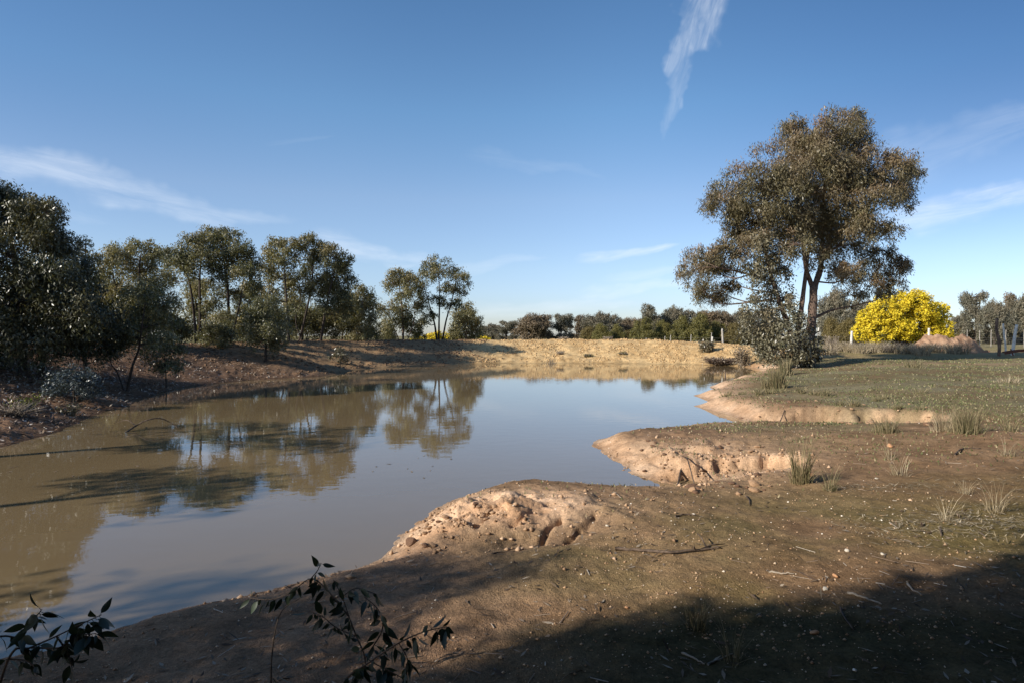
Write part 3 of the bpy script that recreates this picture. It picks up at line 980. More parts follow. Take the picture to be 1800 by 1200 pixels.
gum('gum_tree', 'dense dark gum with right-leaning heads and two slender stems, right of the twin-headed pair', 46.5,
    [([(563, 604), (570, 560), (580, 510), (592, 465)], 0.17, 0.05), ([(525, 604), (536, 560), (548, 500), (552, 440)], 0.15, 0.05),
     ([(530, 604), (520, 560), (535, 520)], 0.08, 0.03)],
    [(545, 432, 22, 16), (562, 445, 24, 18), (585, 452, 22, 18), (604, 462, 16, 18), (610, 485, 14, 22), (585, 482, 24, 20), (548, 470, 22, 18), (565, 500, 26, 20),
     (600, 512, 20, 22), (540, 505, 16, 20), (575, 535, 18, 16), (605, 540, 16, 18)],
    'leaf_deep', 'bark_dark', 0.21, 0.07, 2.3, 115, 1.8, GB)
gum('gum_tree', 'narrow gum with brownish twin heads, just left of the dense dark gum', 45.0,
    [([(508, 604), (506, 560), (502, 500), (498, 440)], 0.16, 0.05), ([(500, 604), (488, 560), (478, 500)], 0.11, 0.04)],
    [(490, 425, 20, 15), (510, 432, 18, 16), (478, 450, 20, 18), (505, 458, 22, 16), (470, 480, 14, 20), (495, 490, 22, 16), (515, 500, 15, 20), (478, 515, 16, 14)],
    'leaf_olive', 'bark_dark', 0.21, 0.07, 2.2, 116, 1.6, GB)
gum('gum_tree', 'broad umbrella-crowned dark gum with open trunks and sky showing between them', 39.5,
    [([(345, 606), (342, 560), (334, 500), (318, 455)], 0.16, 0.05), ([(351, 606), (352, 550), (352, 480), (360, 425)], 0.16, 0.05),
     ([(397, 606), (402, 550), (398, 480), (388, 425)], 0.17, 0.05), ([(404, 606), (418, 550), (430, 490)], 0.11, 0.04)],
    [(372, 412, 28, 16), (395, 418, 26, 18), (345, 428, 28, 18), (420, 432, 22, 18), (318, 445, 26, 18), (300, 455, 16, 16), (360, 450, 36, 20), (405, 455, 30, 22), (438, 455, 18, 20),
     (325, 472, 28, 16), (382, 478, 30, 16), (430, 482, 22, 22), (300, 485, 14, 14), (445, 500, 12, 20), (410, 515, 18, 16), (372, 530, 16, 18), (395, 560, 24, 18)],
    'leaf_deep', 'bark_dark', 0.19, 0.06, 2.3, 117, 1.9, GB)
gum('gum_tree', 'mid-height brownish olive gum filling the space left of the umbrella-crowned gum', 31.0,
    [([(262, 612), (258, 560), (245, 500), (248, 450)], 0.15, 0.04), ([(250, 612), (215, 540), (198, 480)], 0.11, 0.04)],
    [(248, 438, 28, 16), (215, 448, 26, 18), (272, 455, 20, 20), (190, 465, 24, 22), (240, 475, 36, 24), (205, 500, 34, 26), (270, 500, 28, 26), (235, 530, 40, 26),
     (185, 540, 28, 30), (290, 535, 20, 26), (215, 575, 36, 26), (270, 575, 28, 24)],
    'leaf_olive', 'bark_dark', 0.16, 0.05, 2.1, 118, 1.8, GB)
gum('gum_tree', 'thin small-headed gum poking up just right of the big dark tree', 24.0,
    [([(150, 640), (148, 560), (150, 480), (152, 430)], 0.10, 0.03)],
    [(152, 430, 14, 12), (144, 450, 16, 14), (165, 455, 12, 12), (150, 478, 20, 18), (160, 505, 20, 20)],
    'leaf_deep', 'bark_dark', 0.14, 0.04, 1.6, 119, 0.8, GB)
gum('gum_tree', 'big dark gum filling the left edge, its heavy foliage hanging almost to the ground', 20.5,
    [([(40, 668), (38, 580), (30, 480), (15, 380)], 0.22, 0.06), ([(70, 664), (85, 560), (95, 460), (75, 380)], 0.13, 0.04),
     ([(-40, 670), (-50, 560), (-60, 430)], 0.18, 0.05)],
    [(5, 338, 34, 26), (55, 362, 34, 26), (85, 378, 24, 26), (20, 385, 50, 36), (75, 420, 44, 32), (110, 440, 20, 22), (20, 450, 60, 44), (95, 480, 46, 40), (140, 500, 34, 36),
     (40, 530, 70, 50), (125, 555, 52, 44), (170, 560, 30, 40), (60, 590, 66, 36), (140, 605, 46, 24), (0, 600, 60, 36), (185, 590, 28, 30),
     (-50, 340, 60, 50), (-70, 430, 70, 60), (-60, 530, 80, 60), (-130, 460, 70, 90), (-120, 350, 60, 60), (-60, 600, 70, 40)],
    'leaf_shaded', 'bark_dark', 0.14, 0.042, 2.8, 120, 1.8, GB, 'tree', 1.0)
gum('gum_tree', 'dark gum just beyond the left edge of the view, beside the big dark gum', 17.5,
    [([(-480, 680), (-485, 560), (-470, 420)], 0.2, 0.06), ([(-450, 680), (-400, 560), (-380, 430)], 0.14, 0.05)],
    [(-500, 330, 90, 60), (-420, 350, 90, 60), (-580, 400, 80, 70), (-480, 420, 100, 70), (-370, 430, 80, 70), (-540, 500, 90, 70), (-430, 510, 100, 70), (-340, 530, 70, 70), (-460, 590, 120, 50), (-350, 610, 80, 40),
     (-300, 450, 60, 60), (-280, 560, 60, 60)],
    'leaf_shaded', 'bark_dark', 0.17, 0.06, 2.4, 127, 1.8, GB, 'tree', 1.0)
second = [(250, 46, 455, 'leaf_deep', 'second-row gum showing dark behind the brownish olive gum'),
          (345, 52, 462, 'leaf_olive', 'second-row gum filling in behind the left half of the umbrella gum'),
          (440, 55, 470, 'leaf_deep', 'second-row gum behind the gap right of the umbrella gum'),
          (530, 56, 478, 'leaf_olive', 'second-row gum behind the brownish twin heads'),
          (600, 54, 470, 'leaf_deep', 'second-row gum behind the right head of the dense dark gum'),
          (80, 34, 420, 'leaf_deep', 'second-row gum hidden behind the big dark gum at the left edge'),
          (175, 36, 470, 'leaf_olive', 'second-row gum between big dark gum and brownish olive gum')]
for i, (px, Y, top, lm, lab) in enumerate(second):
    k = 40.0 / Y
    top += 22
    h = 600 - top
    r2 = np.random.default_rng(700 + i)
    bl = []
    for j in range(10):
        u = r2.random()
        bl.append((px + r2.normal() * 26 * k * (1.15 - 0.6 * u), top + 14 + h * 0.72 * (1 - u), 22 * k * (0.8 + 0.5 * r2.random()), 17 * k * (0.8 + 0.5 * r2.random())))
    gum('gum_tree', lab, Y, [([(px, 606), (px + 3, 570), (px - 4, 500), (px, top + 20)], 0.15, 0.04), ([(px + 4, 606), (px + 16, 560), (px + 22 * k, 500)], 0.10, 0.04)], bl,
        lm, 'bark_dark', 0.22, 0.075, 1.7, 720 + i, 1.8, 'second row of gum trees on the left bank')
# smaller growth on the left bank
gum('gum_sapling', 'leaning gum sapling with dark V-forked stem at the left waterline', 21.5,
    [([(222, 670), (232, 645), (244, 612), (250, 570), (256, 530)], 0.075, 0.02), ([(219, 671), (206, 655), (196, 640), (190, 615)], 0.045, 0.015)],
    [(255, 510, 30, 18), (238, 535, 30, 22), (280, 530, 26, 22), (262, 560, 36, 24), (222, 570, 26, 24), (298, 565, 18, 22), (245, 595, 28, 16), (205, 600, 22, 20), (285, 595, 22, 16)],
    'leaf_sap', 'bark_dark', 0.13, 0.042, 1.4, 121, 0.9, None, 'sapling', 0.8)
gum('gum_bush', 'sparkling small-leaved gum bush on the bank right of the V-forked sapling', 24.5,
    [([(292, 650), (290, 630), (288, 605)], 0.04, 0.015)],
    [(285, 600, 24, 16), (270, 618, 22, 16), (302, 612, 20, 18), (290, 632, 28, 13), (282, 643, 30, 10), (305, 643, 22, 9)],
    'leaf_sap', 'bark_dark', 0.11, 0.045, 1.2, 122, 0.6, None, 'bush', 0.6)
gum('gum_sapling', 'round-crowned young gum with short dark trunk standing alone on the brown bank', 33.5,
    [([(467, 641), (467, 615), (470, 575)], 0.11, 0.04)],
    [(468, 532, 20, 14), (455, 550, 26, 20), (485, 552, 24, 22), (440, 575, 24, 20), (470, 578, 32, 22), (495, 580, 18, 22), (455, 598, 30, 14), (488, 600, 18, 14)],
    'leaf_sap', 'bark_dark', 0.15, 0.05, 1.9, 123, 1.2, None, 'sapling', 0.8)
gum('gum_bush', 'olive gum bush on the bank crest between the umbrella gum and round young gum', 35.0,
    [([(382, 640), (382, 615), (380, 590)], 0.06, 0.02)],
    [(380, 572, 22, 14), (370, 592, 22, 18), (395, 592, 18, 18), (382, 612, 26, 14), (365, 625, 22, 10)],
    'leaf_sap', 'bark_dark', 0.14, 0.05, 1.8, 124, 0.7, None, 'bush', 0.7)
gum('gum_bush', 'tiny pale silvery gum seedling alone low on the shaded bank by the water', 39.5,
    [([(598, 637), (598, 625), (599, 610)], 0.03, 0.01)],
    [(600, 611, 8, 8), (595, 622, 10, 8), (604, 625, 9, 8), (598, 632, 12, 5), (582, 626, 7, 5)],
    'leaf_grey', 'bark_dark', 0.16, 0.07, 1.2, 125, 0.3, None, 'seedling', 0.5, 6)
gum('shrub', 'low blue-grey shrub in deep shade under the big dark gum', 17.5,
    [([(130, 690), (128, 665), (126, 650)], 0.03, 0.01)],
    [(125, 660, 32, 18), (150, 670, 24, 14), (105, 675, 26, 14), (135, 684, 36, 12), (160, 684, 20, 10), (100, 688, 20, 8)],
    'leaf_blue', 'bark_dark', 0.10, 0.035, 1.6, 126, 0.6, None, 'shrub', 0.3)
und = [(530, 565, 26, 30, 49, 'dark understorey shrub below the twin-headed gum, between its stems'),
       (570, 568, 26, 28, 50, 'olive understorey shrub between the slender stems of the dense dark gum'),
       (605, 562, 26, 34, 50.5, 'dark rounded shrub under the right heads of the dense dark gum'),
       (645, 590, 20, 12, 54, 'low green shrub on the bank crest under the short round-topped gum'),
       (432, 568, 28, 30, 43, 'olive shrub on the crest behind the round-crowned young gum'),
       (318, 572, 24, 34, 40, 'dark shrub on the crest at the left foot of the umbrella gum'),
       (480, 566, 24, 32, 48, 'dark shrub behind the round-crowned young gum, at the foot of the brownish twin heads'),
       (365, 582, 18, 22, 42, 'olive shrub on the crest between the trunks of the umbrella gum'),
       (678, 588, 18, 14, 62, 'pale olive shrub at the foot of the upright grey-olive gum'),
       (735, 588, 12, 12, 64, 'small dark shrub between the upright gum and the airy gum')]
for i, (px, py, rx, rz, Y, lab) in enumerate(und):
    gum('understorey_shrub', lab, Y, [([(px, 606), (px + 2, 595), (px, py)], 0.05, 0.02)],
        [(px - rx * 0.4, py + rz * 0.2, rx * 0.7, rz * 0.8), (px + rx * 0.4, py + rz * 0.1, rx * 0.7, rz * 0.85), (px, py - rz * 0.4, rx * 0.6, rz * 0.6)],
        ['leaf_deep', 'leaf_olive', 'leaf_deep', 'leaf_hedge', 'leaf_olive', 'leaf_deep', 'leaf_deep', 'leaf_olive', 'leaf_far', 'leaf_deep'][i], 'bark_dark', 0.22, 0.08, 1.8, 140 + i, 0.8,
        'shrubs under the left bank trees', 'shrub', 0.4, 10)

# ------------------------------------------------------------------ the gums behind the camera that shade the foreground, and an added skylight blocker
SUNV = np.array([-TRAVEL.x, -TRAVEL.y, -TRAVEL.z])


def in_poly(px, py, poly):
    ins = np.zeros(len(px), dtype=bool)
    for (a, b), (c, e) in zip(poly, poly[1:] + poly[:1]):
        if b == e:
            continue
        ins ^= ((b > py) != (e > py)) & (px < (c - a) * (py - b) / (e - b) + a)
    return ins


def shade_tree(name, label, polys, tmin, tmax, base, seed, leaf, L=0.16, W=0.05, extra=()):
    """a tall gum outside the picture; its crown stands where it throws the shade seen on the near ground"""
    r = np.random.default_rng(seed)
    cl = []
    for poly, zg, step, keep in polys:
        q = np.array([gpx(p[0], p[1], zg) for p in poly])
        lo, hi = q.min(0), q.max(0)
        gx, gy = np.meshgrid(np.arange(lo[0], hi[0], step), np.arange(lo[1], hi[1], step))
        gx, gy = gx.ravel() + r.normal(size=gx.size) * step * 0.3, gy.ravel() + r.normal(size=gy.size) * step * 0.3
        m = in_poly(gx, gy, [tuple(k) for k in q]) & (r.random(gx.size) < keep)
        for a, b in zip(gx[m], gy[m]):
            # taller clumps share a slow noise so that the crown has layers
            t = tmin + (tmax - tmin) * float(np.clip(0.5 + 0.6 * r.normal() * 0.5, 0, 1))
            cl.append(np.array([a, b, zg]) + SUNV * t)
    cl += [np.array(e, dtype=float) for e in extra]
    cl = np.array(cl)
    bx, by = base
    bz = hz(bx, by)
    root = thing(name, label, 'tree', (bx, by, bz))
    tb = Tubes()
    top = cl.mean(0) + np.array([0, 0, 0.8])
    tr = curve([(bx, by, bz - 0.15), (bx + 0.1, by + 0.1, bz + 2.0), ((bx + top[0]) / 2, (by + top[1]) / 2, top[2] * 0.6), tuple(top)], 8)
    tb.add(tr, np.linspace(0.26, 0.05, len(tr)), 8, 0.15)
    for c in cl[::3]:
        k = int((np.linalg.norm(tr - c, axis=1) + np.maximum(0, tr[:, 2] - c[2]) * 3).argmin())
        cc = curve([tr[k], (tr[k] + c) / 2 + r.normal(size=3) * 0.1, c], 4)
        tb.add(cc, np.linspace(0.05, 0.012, len(cc)), 4)
    tb.build('trunk', M['bark'], root, (bx, by, bz))
    P = []
    for c in cl:
        n = 46
        P.append(c + unit(n, r) * (0.42 * r.random(n) ** 0.5)[:, None])
    P = np.vstack(P)
    V, Fq = leaf_quads(P, L, W, 0.7, r)
    mesh_np('crown', V, Fq, M[leaf], root, False, {'tip': ('FACE', 'FLOAT', r.random(len(Fq)) * 0.5)}, (bx, by, bz))
    return root


deep = [(850, 1215), (880, 1135), (960, 1108), (1060, 1098), (1180, 1095), (1300, 1082), (1400, 1090), (1480, 1085), (1570, 1070), (1640, 1035), (1720, 1010), (1810, 985),
        (2100, 955), (2500, 1000), (2600, 1250), (1800, 1500), (700, 1500), (650, 1300)]
shade_tree('gum_tree', 'tall gum behind the viewer whose crown shades the bottom of the view', [(deep, 0.5, 0.26, 1.0)], 14.0, 21.0, (-14.0, -6.5), 201, 'leaf_olive',
           0.2, 0.075)
mott = [(-150, 1260), (-150, 1130), (130, 1130), (260, 1090), (420, 1050), (560, 1030), (640, 1005), (700, 985), (800, 990), (900, 992), (1010, 985), (1075, 1003), (1000, 1022), (900, 1050),
        (820, 1070), (700, 1075), (560, 1110), (420, 1200), (300, 1260)]
patch = [(240, 1066), (275, 1028), (330, 1010), (430, 1004), (480, 1013), (440, 1034), (330, 1058)]
strip = [(560, 1230), (600, 1150), (700, 1110), (760, 1095), (800, 1110), (760, 1150), (700, 1210)]
shade_tree('gum_tree', 'open-crowned gum left of the viewer dappling the near shore', [(mott, 0.2, 0.29, 0.82), (patch, 0.0, 0.24, 1.0), (strip, 0.35, 0.3, 0.45)], 15.0, 21.0, (-17.0, -2.5), 202, 'leaf_olive', 0.16, 0.055)

bandA = [(250, 748), (400, 742), (640, 750), (640, 785), (560, 800), (400, 796), (250, 792)]
bandB = [(150, 835), (260, 822), (380, 822), (470, 842), (470, 868), (400, 900), (330, 900), (280, 872), (160, 862)]
bandC = [(-60, 765), (60, 758), (250, 762), (240, 785), (60, 785), (-60, 792)]
shade_tree('gum_tree', 'gum beyond the left edge of the view, shading the middle of the pond', [(bandA, 0.0, 0.55, 0.9)], 12.5, 15.5, (-18.5, 6.0), 204, 'leaf_olive', 0.2, 0.07)
shade_tree('gum_tree', 'gum beyond the left edge of the view nearest the pond', [(bandB, 0.0, 0.42, 0.9)], 12.0, 14.5, (-17.0, 2.2), 205, 'leaf_olive', 0.2, 0.07)


def added_canopy():
    """an added unseen gum canopy blocking skylight over the viewer's head, just above the top of the view"""
    r = np.random.default_rng(203)
    n = 6500
    x = -13 + 27 * r.random(n)
    y = -9 + 14.5 * r.random(n)
    yp = np.maximum(y, 0)
    z = np.maximum(3.5, CAM_Z + 1.2 + 0.74 * yp) + 2.4 * r.random(n) ** 1.4
    # added skirts on the right and behind, outside the view, blocking more skylight
    low = ((x > 0.98 * yp + 2.4) & (x > 5.5)) | (y < -5.0)
    z = np.where(low & (r.random(n) < 0.6), 0.9 + 3.2 * r.random(n), z)
    # its own shade must fall on ground that lies in shade in the picture, or out of it
    t = (z - 0.5) / -TRAVEL.z
    sx, sy = x + TRAVEL.x * t, y + TRAVEL.y * t
    lit = (sy > 2.3) & (np.abs(sx) < 0.96 * sy + 0.3) & ~((sy < 3.3 + 0.12 * np.maximum(sx - 1.5, 0)) & (sx > -0.1)) & ~((sx < -1.15) & (sy < 4.5) & (r.random(n) < 0.88))
    keep = (((x - 1.0) / 12.5) ** 2 + ((y + 1.8) / 7.2) ** 2 < 1 + 0.2 * r.normal(size=n)) & ~lit
    cl = np.stack([x, y, z], 1)[keep]
    bx, by = 3.2, -4.6
    bz = hz(bx, by)
    root = thing('gum_tree', 'added unseen gum canopy over the viewer, blocking skylight from the foreground', 'tree', (bx, by, bz))
    tb = Tubes()
    tr = curve([(bx, by, bz - 0.15), (bx + 0.1, by + 0.1, bz + 1.6), (bx - 0.1, by + 0.4, 3.8), (bx - 0.2, by + 0.9, 5.6)], 8)
    tb.add(tr, np.linspace(0.32, 0.12, len(tr)), 8, 0.15)
    for c in cl[::2]:
        k = int((np.linalg.norm(tr - c, axis=1) + np.maximum(0, tr[:, 2] - c[2] + 0.4) * 3).argmin())
        cc = curve([tr[k], (tr[k] + c) / 2 + np.array([0, 0, 0.25]) + r.normal(size=3) * 0.1, c], 4)
        tb.add(cc, np.linspace(0.05, 0.012, len(cc)), 4)
    tb.build('trunk', M['bark'], root, (bx, by, bz))
    P = np.vstack([c + unit(60, r) * (0.50 * r.random(60) ** 0.5)[:, None] for c in cl])
    V, Fq = leaf_quads(P, 0.17, 0.065, 0.7, r)
    mesh_np('crown', V, Fq, M['leaf_deep'], root, False, {'tip': ('FACE', 'FLOAT', r.random(len(Fq)) * 0.5)}, (bx, by, bz))


added_canopy()  # added tree out of view that keeps skylight off the near ground

# ------------------------------------------------------------------ the far tree line
def far_proto(name, leafmat, seed, shape, parts=('trunk', 'crown'), bark='bark_dark', L=0.42, W=0.17, lai=2.0):
    """a generic far tree of height 1 unit = 10 m, kept with its parts under one empty"""
    r = np.random.default_rng(seed)
    blobs, stems = shape(r)
    V, Fq, tip, cents = foliage([(a, b, c, d * 1.3, e * 1.3, f * 1.3) for a, b, c, d, e, f in blobs], L, W, lai * 1.4, r, 0.4, 10, 0.44)
    root = thing(name, 'x', 'tree')
    tb = Tubes()
    for pts, r0, r1 in stems:
        c = curve(pts, 5)
        tb.add(c, np.linspace(r0, r1, len(c)), 6, 0.15)
    allp = np.vstack([curve(p, 5) for p, _, _ in stems])
    for c, sc in cents:
        k = int((np.linalg.norm(allp - c, axis=1) + np.maximum(0, allp[:, 2] - c[2]) * 3).argmin())
        cc = curve([allp[k], (allp[k] + c) / 2 + r.normal(size=3) * 0.2, c], 3)
        tb.add(cc, np.linspace(0.12, 0.05, len(cc)), 4)
    tb.build(parts[0], M[bark], root)
    mesh_np(parts[1], V, Fq, M[leafmat], root, False, {'tip': ('FACE', 'FLOAT', tip)})
    return root


def sh_dome(r):
    b = []
    for i in range(20):
        a = r.random() * 6.28
        rad = 3.4 * math.sqrt(r.random())
        z = 7.6 - 0.20 * rad ** 2 + r.normal() * 0.5 - r.random() * 2.4
        s = 1.0 + 0.7 * r.random()
        b.append((rad * math.cos(a) * 1.25, rad * math.sin(a), z, s * 1.25, s * 1.2, s * 0.9))
    for i in range(9):
        a = r.random() * 6.28
        b.append((3.4 * math.cos(a), 2.5 * math.sin(a), 0.8 + 2.4 * r.random(), 1.3, 1.2, 1.2))
    return b, [([(0, 0, -0.5), (0.1, 0, 2), (0.3, 0.1, 5), (0.2, 0, 7)], 0.35, 0.08), ([(0, 0, 1.0), (-1, 0.3, 3.5), (-2.2, 0.3, 6)], 0.2, 0.07)]


def sh_open(r):
    b = []
    for i in range(17):
        a = r.random() * 6.28
        rad = 3.8 * math.sqrt(r.random())
        z = 4.4 + 4.6 * r.random() - 0.10 * rad ** 2
        s = 0.7 + 0.6 * r.random()
        b.append((rad * math.cos(a) * 1.1, rad * math.sin(a), z, s * 1.45, s * 1.3, s * 0.8))
    for i in range(9):
        a = r.random() * 6.28
        b.append((3.4 * math.cos(a), 2.5 * math.sin(a), 0.7 + 2.0 * r.random(), 1.3, 1.2, 1.1))
    return b, [([(0, 0, -0.5), (0.2, 0, 2.5), (0.9, 0.1, 5), (1.2, 0, 8)], 0.35, 0.08), ([(0.1, 0, 1.6), (-0.8, 0.2, 4), (-1.8, 0.2, 7)], 0.25, 0.08)]


def sh_bush(r):
    b = []
    for i in range(22):
        a = r.random() * 6.28
        rad = 4.2 * math.sqrt(r.random())
        z = 1.0 + (7.6 - 0.34 * rad ** 2) * (0.25 + 0.75 * r.random())
        s = 1.2 + 0.8 * r.random()
        b.append((rad * math.cos(a), rad * math.sin(a), max(z, 1.3), s * 1.25, s * 1.2, s))
    return b, [([(0, 0, -0.5), (0.2, 0, 2), (0.1, 0, 5)], 0.3, 0.1), ([(0.3, 0, -0.5), (1.2, 0.3, 2.5), (2, 0.2, 4)], 0.2, 0.07)]


def sh_tall(r):
    b = []
    for i in range(16):
        z = 3.4 + 6.0 * r.random()
        rad = (2.3 - abs(z - 6.2) * 0.35) * math.sqrt(r.random()) * 1.2
        a = r.random() * 6.28
        s = 0.9 + 0.6 * r.random()
        b.append((rad * math.cos(a), rad * math.sin(a), z, s * 1.2, s * 1.2, s))
    return b, [([(0, 0, -0.5), (0.1, 0, 3), (0.1, 0.1, 6), (0.2, 0, 8.5)], 0.32, 0.08)]


protos = {'dome': far_proto('gum_tree', 'leaf_far', 301, sh_dome), 'brown': far_proto('gum_tree', 'leaf_farbrown', 302, sh_dome),
          'open': far_proto('gum_tree', 'leaf_far', 303, sh_open), 'openb': far_proto('gum_tree', 'leaf_farbrown', 304, sh_open),
          'tall': far_proto('gum_tree', 'leaf_far', 305, sh_tall), 'bush': far_proto('hedge_bush', 'leaf_hedge', 306, sh_bush, ('stem', 'foliage')),
          'busho': far_proto('hedge_bush', 'leaf_hedgeolive', 307, sh_bush, ('stem', 'foliage'))}
protos['bush']['category'] = protos['busho']['category'] = 'bush'
used = set()
# kind, centre column, top row, half width in pixels, distance, label
far_trees = [
    ('dome', 862, 571, 24, 125, 'small grey gum far off, just right of the leaning bank gum'),
    ('open', 890, 566, 24, 120, 'low grey gum second from the left in the far line'),
    ('brown', 943, 551, 36, 112, 'broad brown-domed gum, left part of the far line'),
    ('open', 985, 555, 26, 115, 'open ragged gum right of the broad brown dome'),
    ('openb', 1015, 560, 22, 122, 'small dusky gum left of the wide pale dome'),
    ('dome', 1055, 552, 34, 114, 'wide pale-domed gum above the first green bushes'),
    ('open', 1092, 562, 18, 128, 'faint low gum in the dip right of the wide pale dome'),
    ('brown', 1118, 558, 26, 118, 'brownish gum above the left green bushes'),
    ('tall', 1146, 546, 17, 112, 'dark upright gum, narrowest of the far line'),
    ('dome', 1186, 543, 32, 116, 'grey round gum behind the middle of the green bush row'),
    ('open', 1222, 550, 22, 126, 'pale gum half hidden between grey round gum and rust-brown gum'),
    ('brown', 1258, 545, 36, 108, 'rust-brown spreading gum left of the tall bronze tree'),
    ('dome', 1305, 549, 28, 116, 'grey gum close left of the tall bronze tree'),
    ('tall', 1352, 552, 22, 120, 'far gum seen behind the foot of the tall bronze tree'),
    ('dome', 1466, 514, 30, 88, 'dark gum between tall bronze trunk and yellow wattle'),
    ('open', 1500, 532, 24, 104, 'grey gum behind the left shoulder of the yellow wattle'),
    ('brown', 1528, 528, 24, 106, 'brown gum hidden mostly behind the yellow wattle'),
    ('dome', 1690, 556, 22, 130, 'small dark gum at the right foot of the yellow wattle'),
    ('open', 1716, 519, 28, 96, 'ragged-headed gum second right of the yellow wattle'),
    ('dome', 1748, 533, 26, 92, 'round dark gum beside the slanting dark post'),
    ('openb', 1782, 527, 24, 112, 'sparse-topped gum near the right edge of the view'),
    ('dome', 1812, 514, 34, 98, 'large gum cut by the right edge of the view'),
    ('brown', 1850, 520, 34, 100, 'brown gum just beyond the right edge of the view'),
    ('busho', 1035, 578, 17, 92, 'small olive bush, leftmost of the green bush row'),
    ('bush', 1058, 576, 21, 88, 'squat green bush second from the left of the bush row'),
    ('bush', 1086, 577, 17, 90, 'dark green bush right of the squat one'),
    ('busho', 1102, 584, 14, 96, 'low olive bush in the gap of the bush row'),
    ('bush', 1133, 568, 24, 86, 'rounded bright green bush right of the gap'),
    ('bush', 1166, 572, 22, 88, 'green bush behind the thin fence posts'),
    ('bush', 1196, 566, 24, 87, 'tall green bush in the middle of the bush row'),
    ('bush', 1228, 563, 26, 86, 'largest green bush of the row, right of the middle'),
    ('bush', 1258, 573, 20, 88, 'dark green bush right of the largest one'),
    ('busho', 1288, 573, 18, 86, 'olive-brown bush close to the leaning grey post'),
    ('busho', 1316, 574, 20, 87, 'olive bush at the left edge of the bronze tree'),
    ('busho', 1462, 566, 18, 84, 'russet bush right of the bronze trunk'),
    ('busho', 1490, 568, 20, 82, 'olive bush against the left side of the yellow wattle'),
    ('busho', 1700, 580, 20, 100, 'low olive bush behind the dirt heap'),
    ('busho', 1735, 582, 20, 104, 'low bush behind the wire fence by the slanting dark post'),
    ('busho', 1785, 580, 24, 100, 'low grey-green bush behind the leaning white post')]
for i, (kind, px, top, hw, Y, lab) in enumerate(far_trees):
    p = protos[kind]
    x = wx(px, Y)
    gz_ = hz(x, Y)
    h = (wz(top, Y) - gz_) * 1.12
    halfw = hw * Y / F
    ext = {'dome': (9.0, 5.0), 'brown': (9.0, 5.0), 'open': (9.3, 5.0), 'openb': (9.3, 5.0), 'tall': (9.6, 3.1), 'bush': (8.6, 5.2), 'busho': (8.6, 5.2)}[kind]
    sc = (halfw / ext[1], halfw / ext[1], h / ext[0])
    grp = 'bushes in the row beyond the far bank' if 'bush' in kind else 'gum trees in the far tree line'
    rot = random.uniform(0, 6.28)
    if kind not in used:
        used.add(kind)
        p.location, p.rotation_euler, p.scale = (x, Y, gz_ - 0.05), (0, 0, rot), sc
        p['label'], p['group'] = lab, grp
    else:
        copy_thing(p, (x, Y, gz_ - 0.05), rot, sc, lab, grp)


# ------------------------------------------------------------------ wattles in bloom
def wattle(label, Y, blobs, seed, base, L=0.30, W=0.13, lai=2.6, group='wattles in yellow bloom'):
    r = np.random.default_rng(seed)
    bx = wx(base, Y)
    bz = hz(bx, Y)
    root = thing('wattle_bush', label, 'bush', (bx, Y, bz), group)
    B = []
    for px, py, rx, rz in blobs:
        yy = Y + (r.random() * 2 - 1) * rx * Y / F * 0.6
        B.append((wx(px, yy), yy, wz(py, yy), rx * yy / F, rx * yy / F, rz * yy / F))
    V, Fq, tip, cents = foliage([(a, b, c, d * 1.12, e * 1.12, f * 1.12) for a, b, c, d, e, f in B], L * 0.85, W * 0.85, lai * 1.6, r, 0.0, 54, 0.19)
    mesh_np('blossom', V, Fq, M['wattle'], root, False, {'tip': ('FACE', 'FLOAT', tip)}, (bx, Y, bz))
    Bi = [(a, b, c, rx * 0.72, ry * 0.72, rz * 0.72) for a, b, c, rx, ry, rz in B]
    V, Fq, tip, _ = foliage(Bi, L, W, 1.4, r, 0.3, 16, 0.34)
    mesh_np('foliage', V, Fq, M['wattle_leaf'], root, False, {'tip': ('FACE', 'FLOAT', tip)}, (bx, Y, bz))
    tb = Tubes()
    for c, sc in cents:
        cc = curve([(bx, Y, bz - 0.1), ((bx + c[0]) / 2, (Y + c[1]) / 2, bz * 0.3 + c[2] * 0.7), tuple(c)], 4)
        tb.add(cc, np.linspace(0.10, 0.03, len(cc)), 5)
    tb.build('stem', M['bark_dark'], root, (bx, Y, bz))


wattle('big rounded wattle bush covered in bright yellow blossom, right of the tall gum', 66.0,
       [(1588, 535, 34, 26), (1555, 545, 30, 26), (1620, 540, 28, 24), (1530, 565, 26, 24), (1645, 555, 24, 24), (1575, 565, 40, 28), (1615, 570, 36, 28), (1515, 585, 18, 18),
        (1545, 588, 28, 18), (1655, 578, 20, 20), (1590, 590, 40, 14), (1635, 590, 30, 14), (1603, 526, 26, 15)], 401, 1588)
wattle('low yellow wattle behind the stems of the airy tall gum', 84.0, [(762, 592, 11, 7), (770, 590, 10, 8), (753, 595, 10, 6)], 402, 762, 0.3, 0.14)
wattle('low yellow-green wattle right of the airy gum stems', 85.0, [(785, 592, 10, 9), (793, 596, 9, 6)], 403, 787, 0.3, 0.14, 1.6)
wattle('tiny yellow wattle peeping over the bank crest beside the leaning gum', 86.0, [(848, 595, 9, 5), (856, 597, 7, 4)], 404, 850, 0.3, 0.14)
wattle('tiny yellow wattle under the upright grey-olive gum', 86.0, [(738, 597, 8, 5), (727, 598, 6, 4)], 405, 735, 0.3, 0.14)


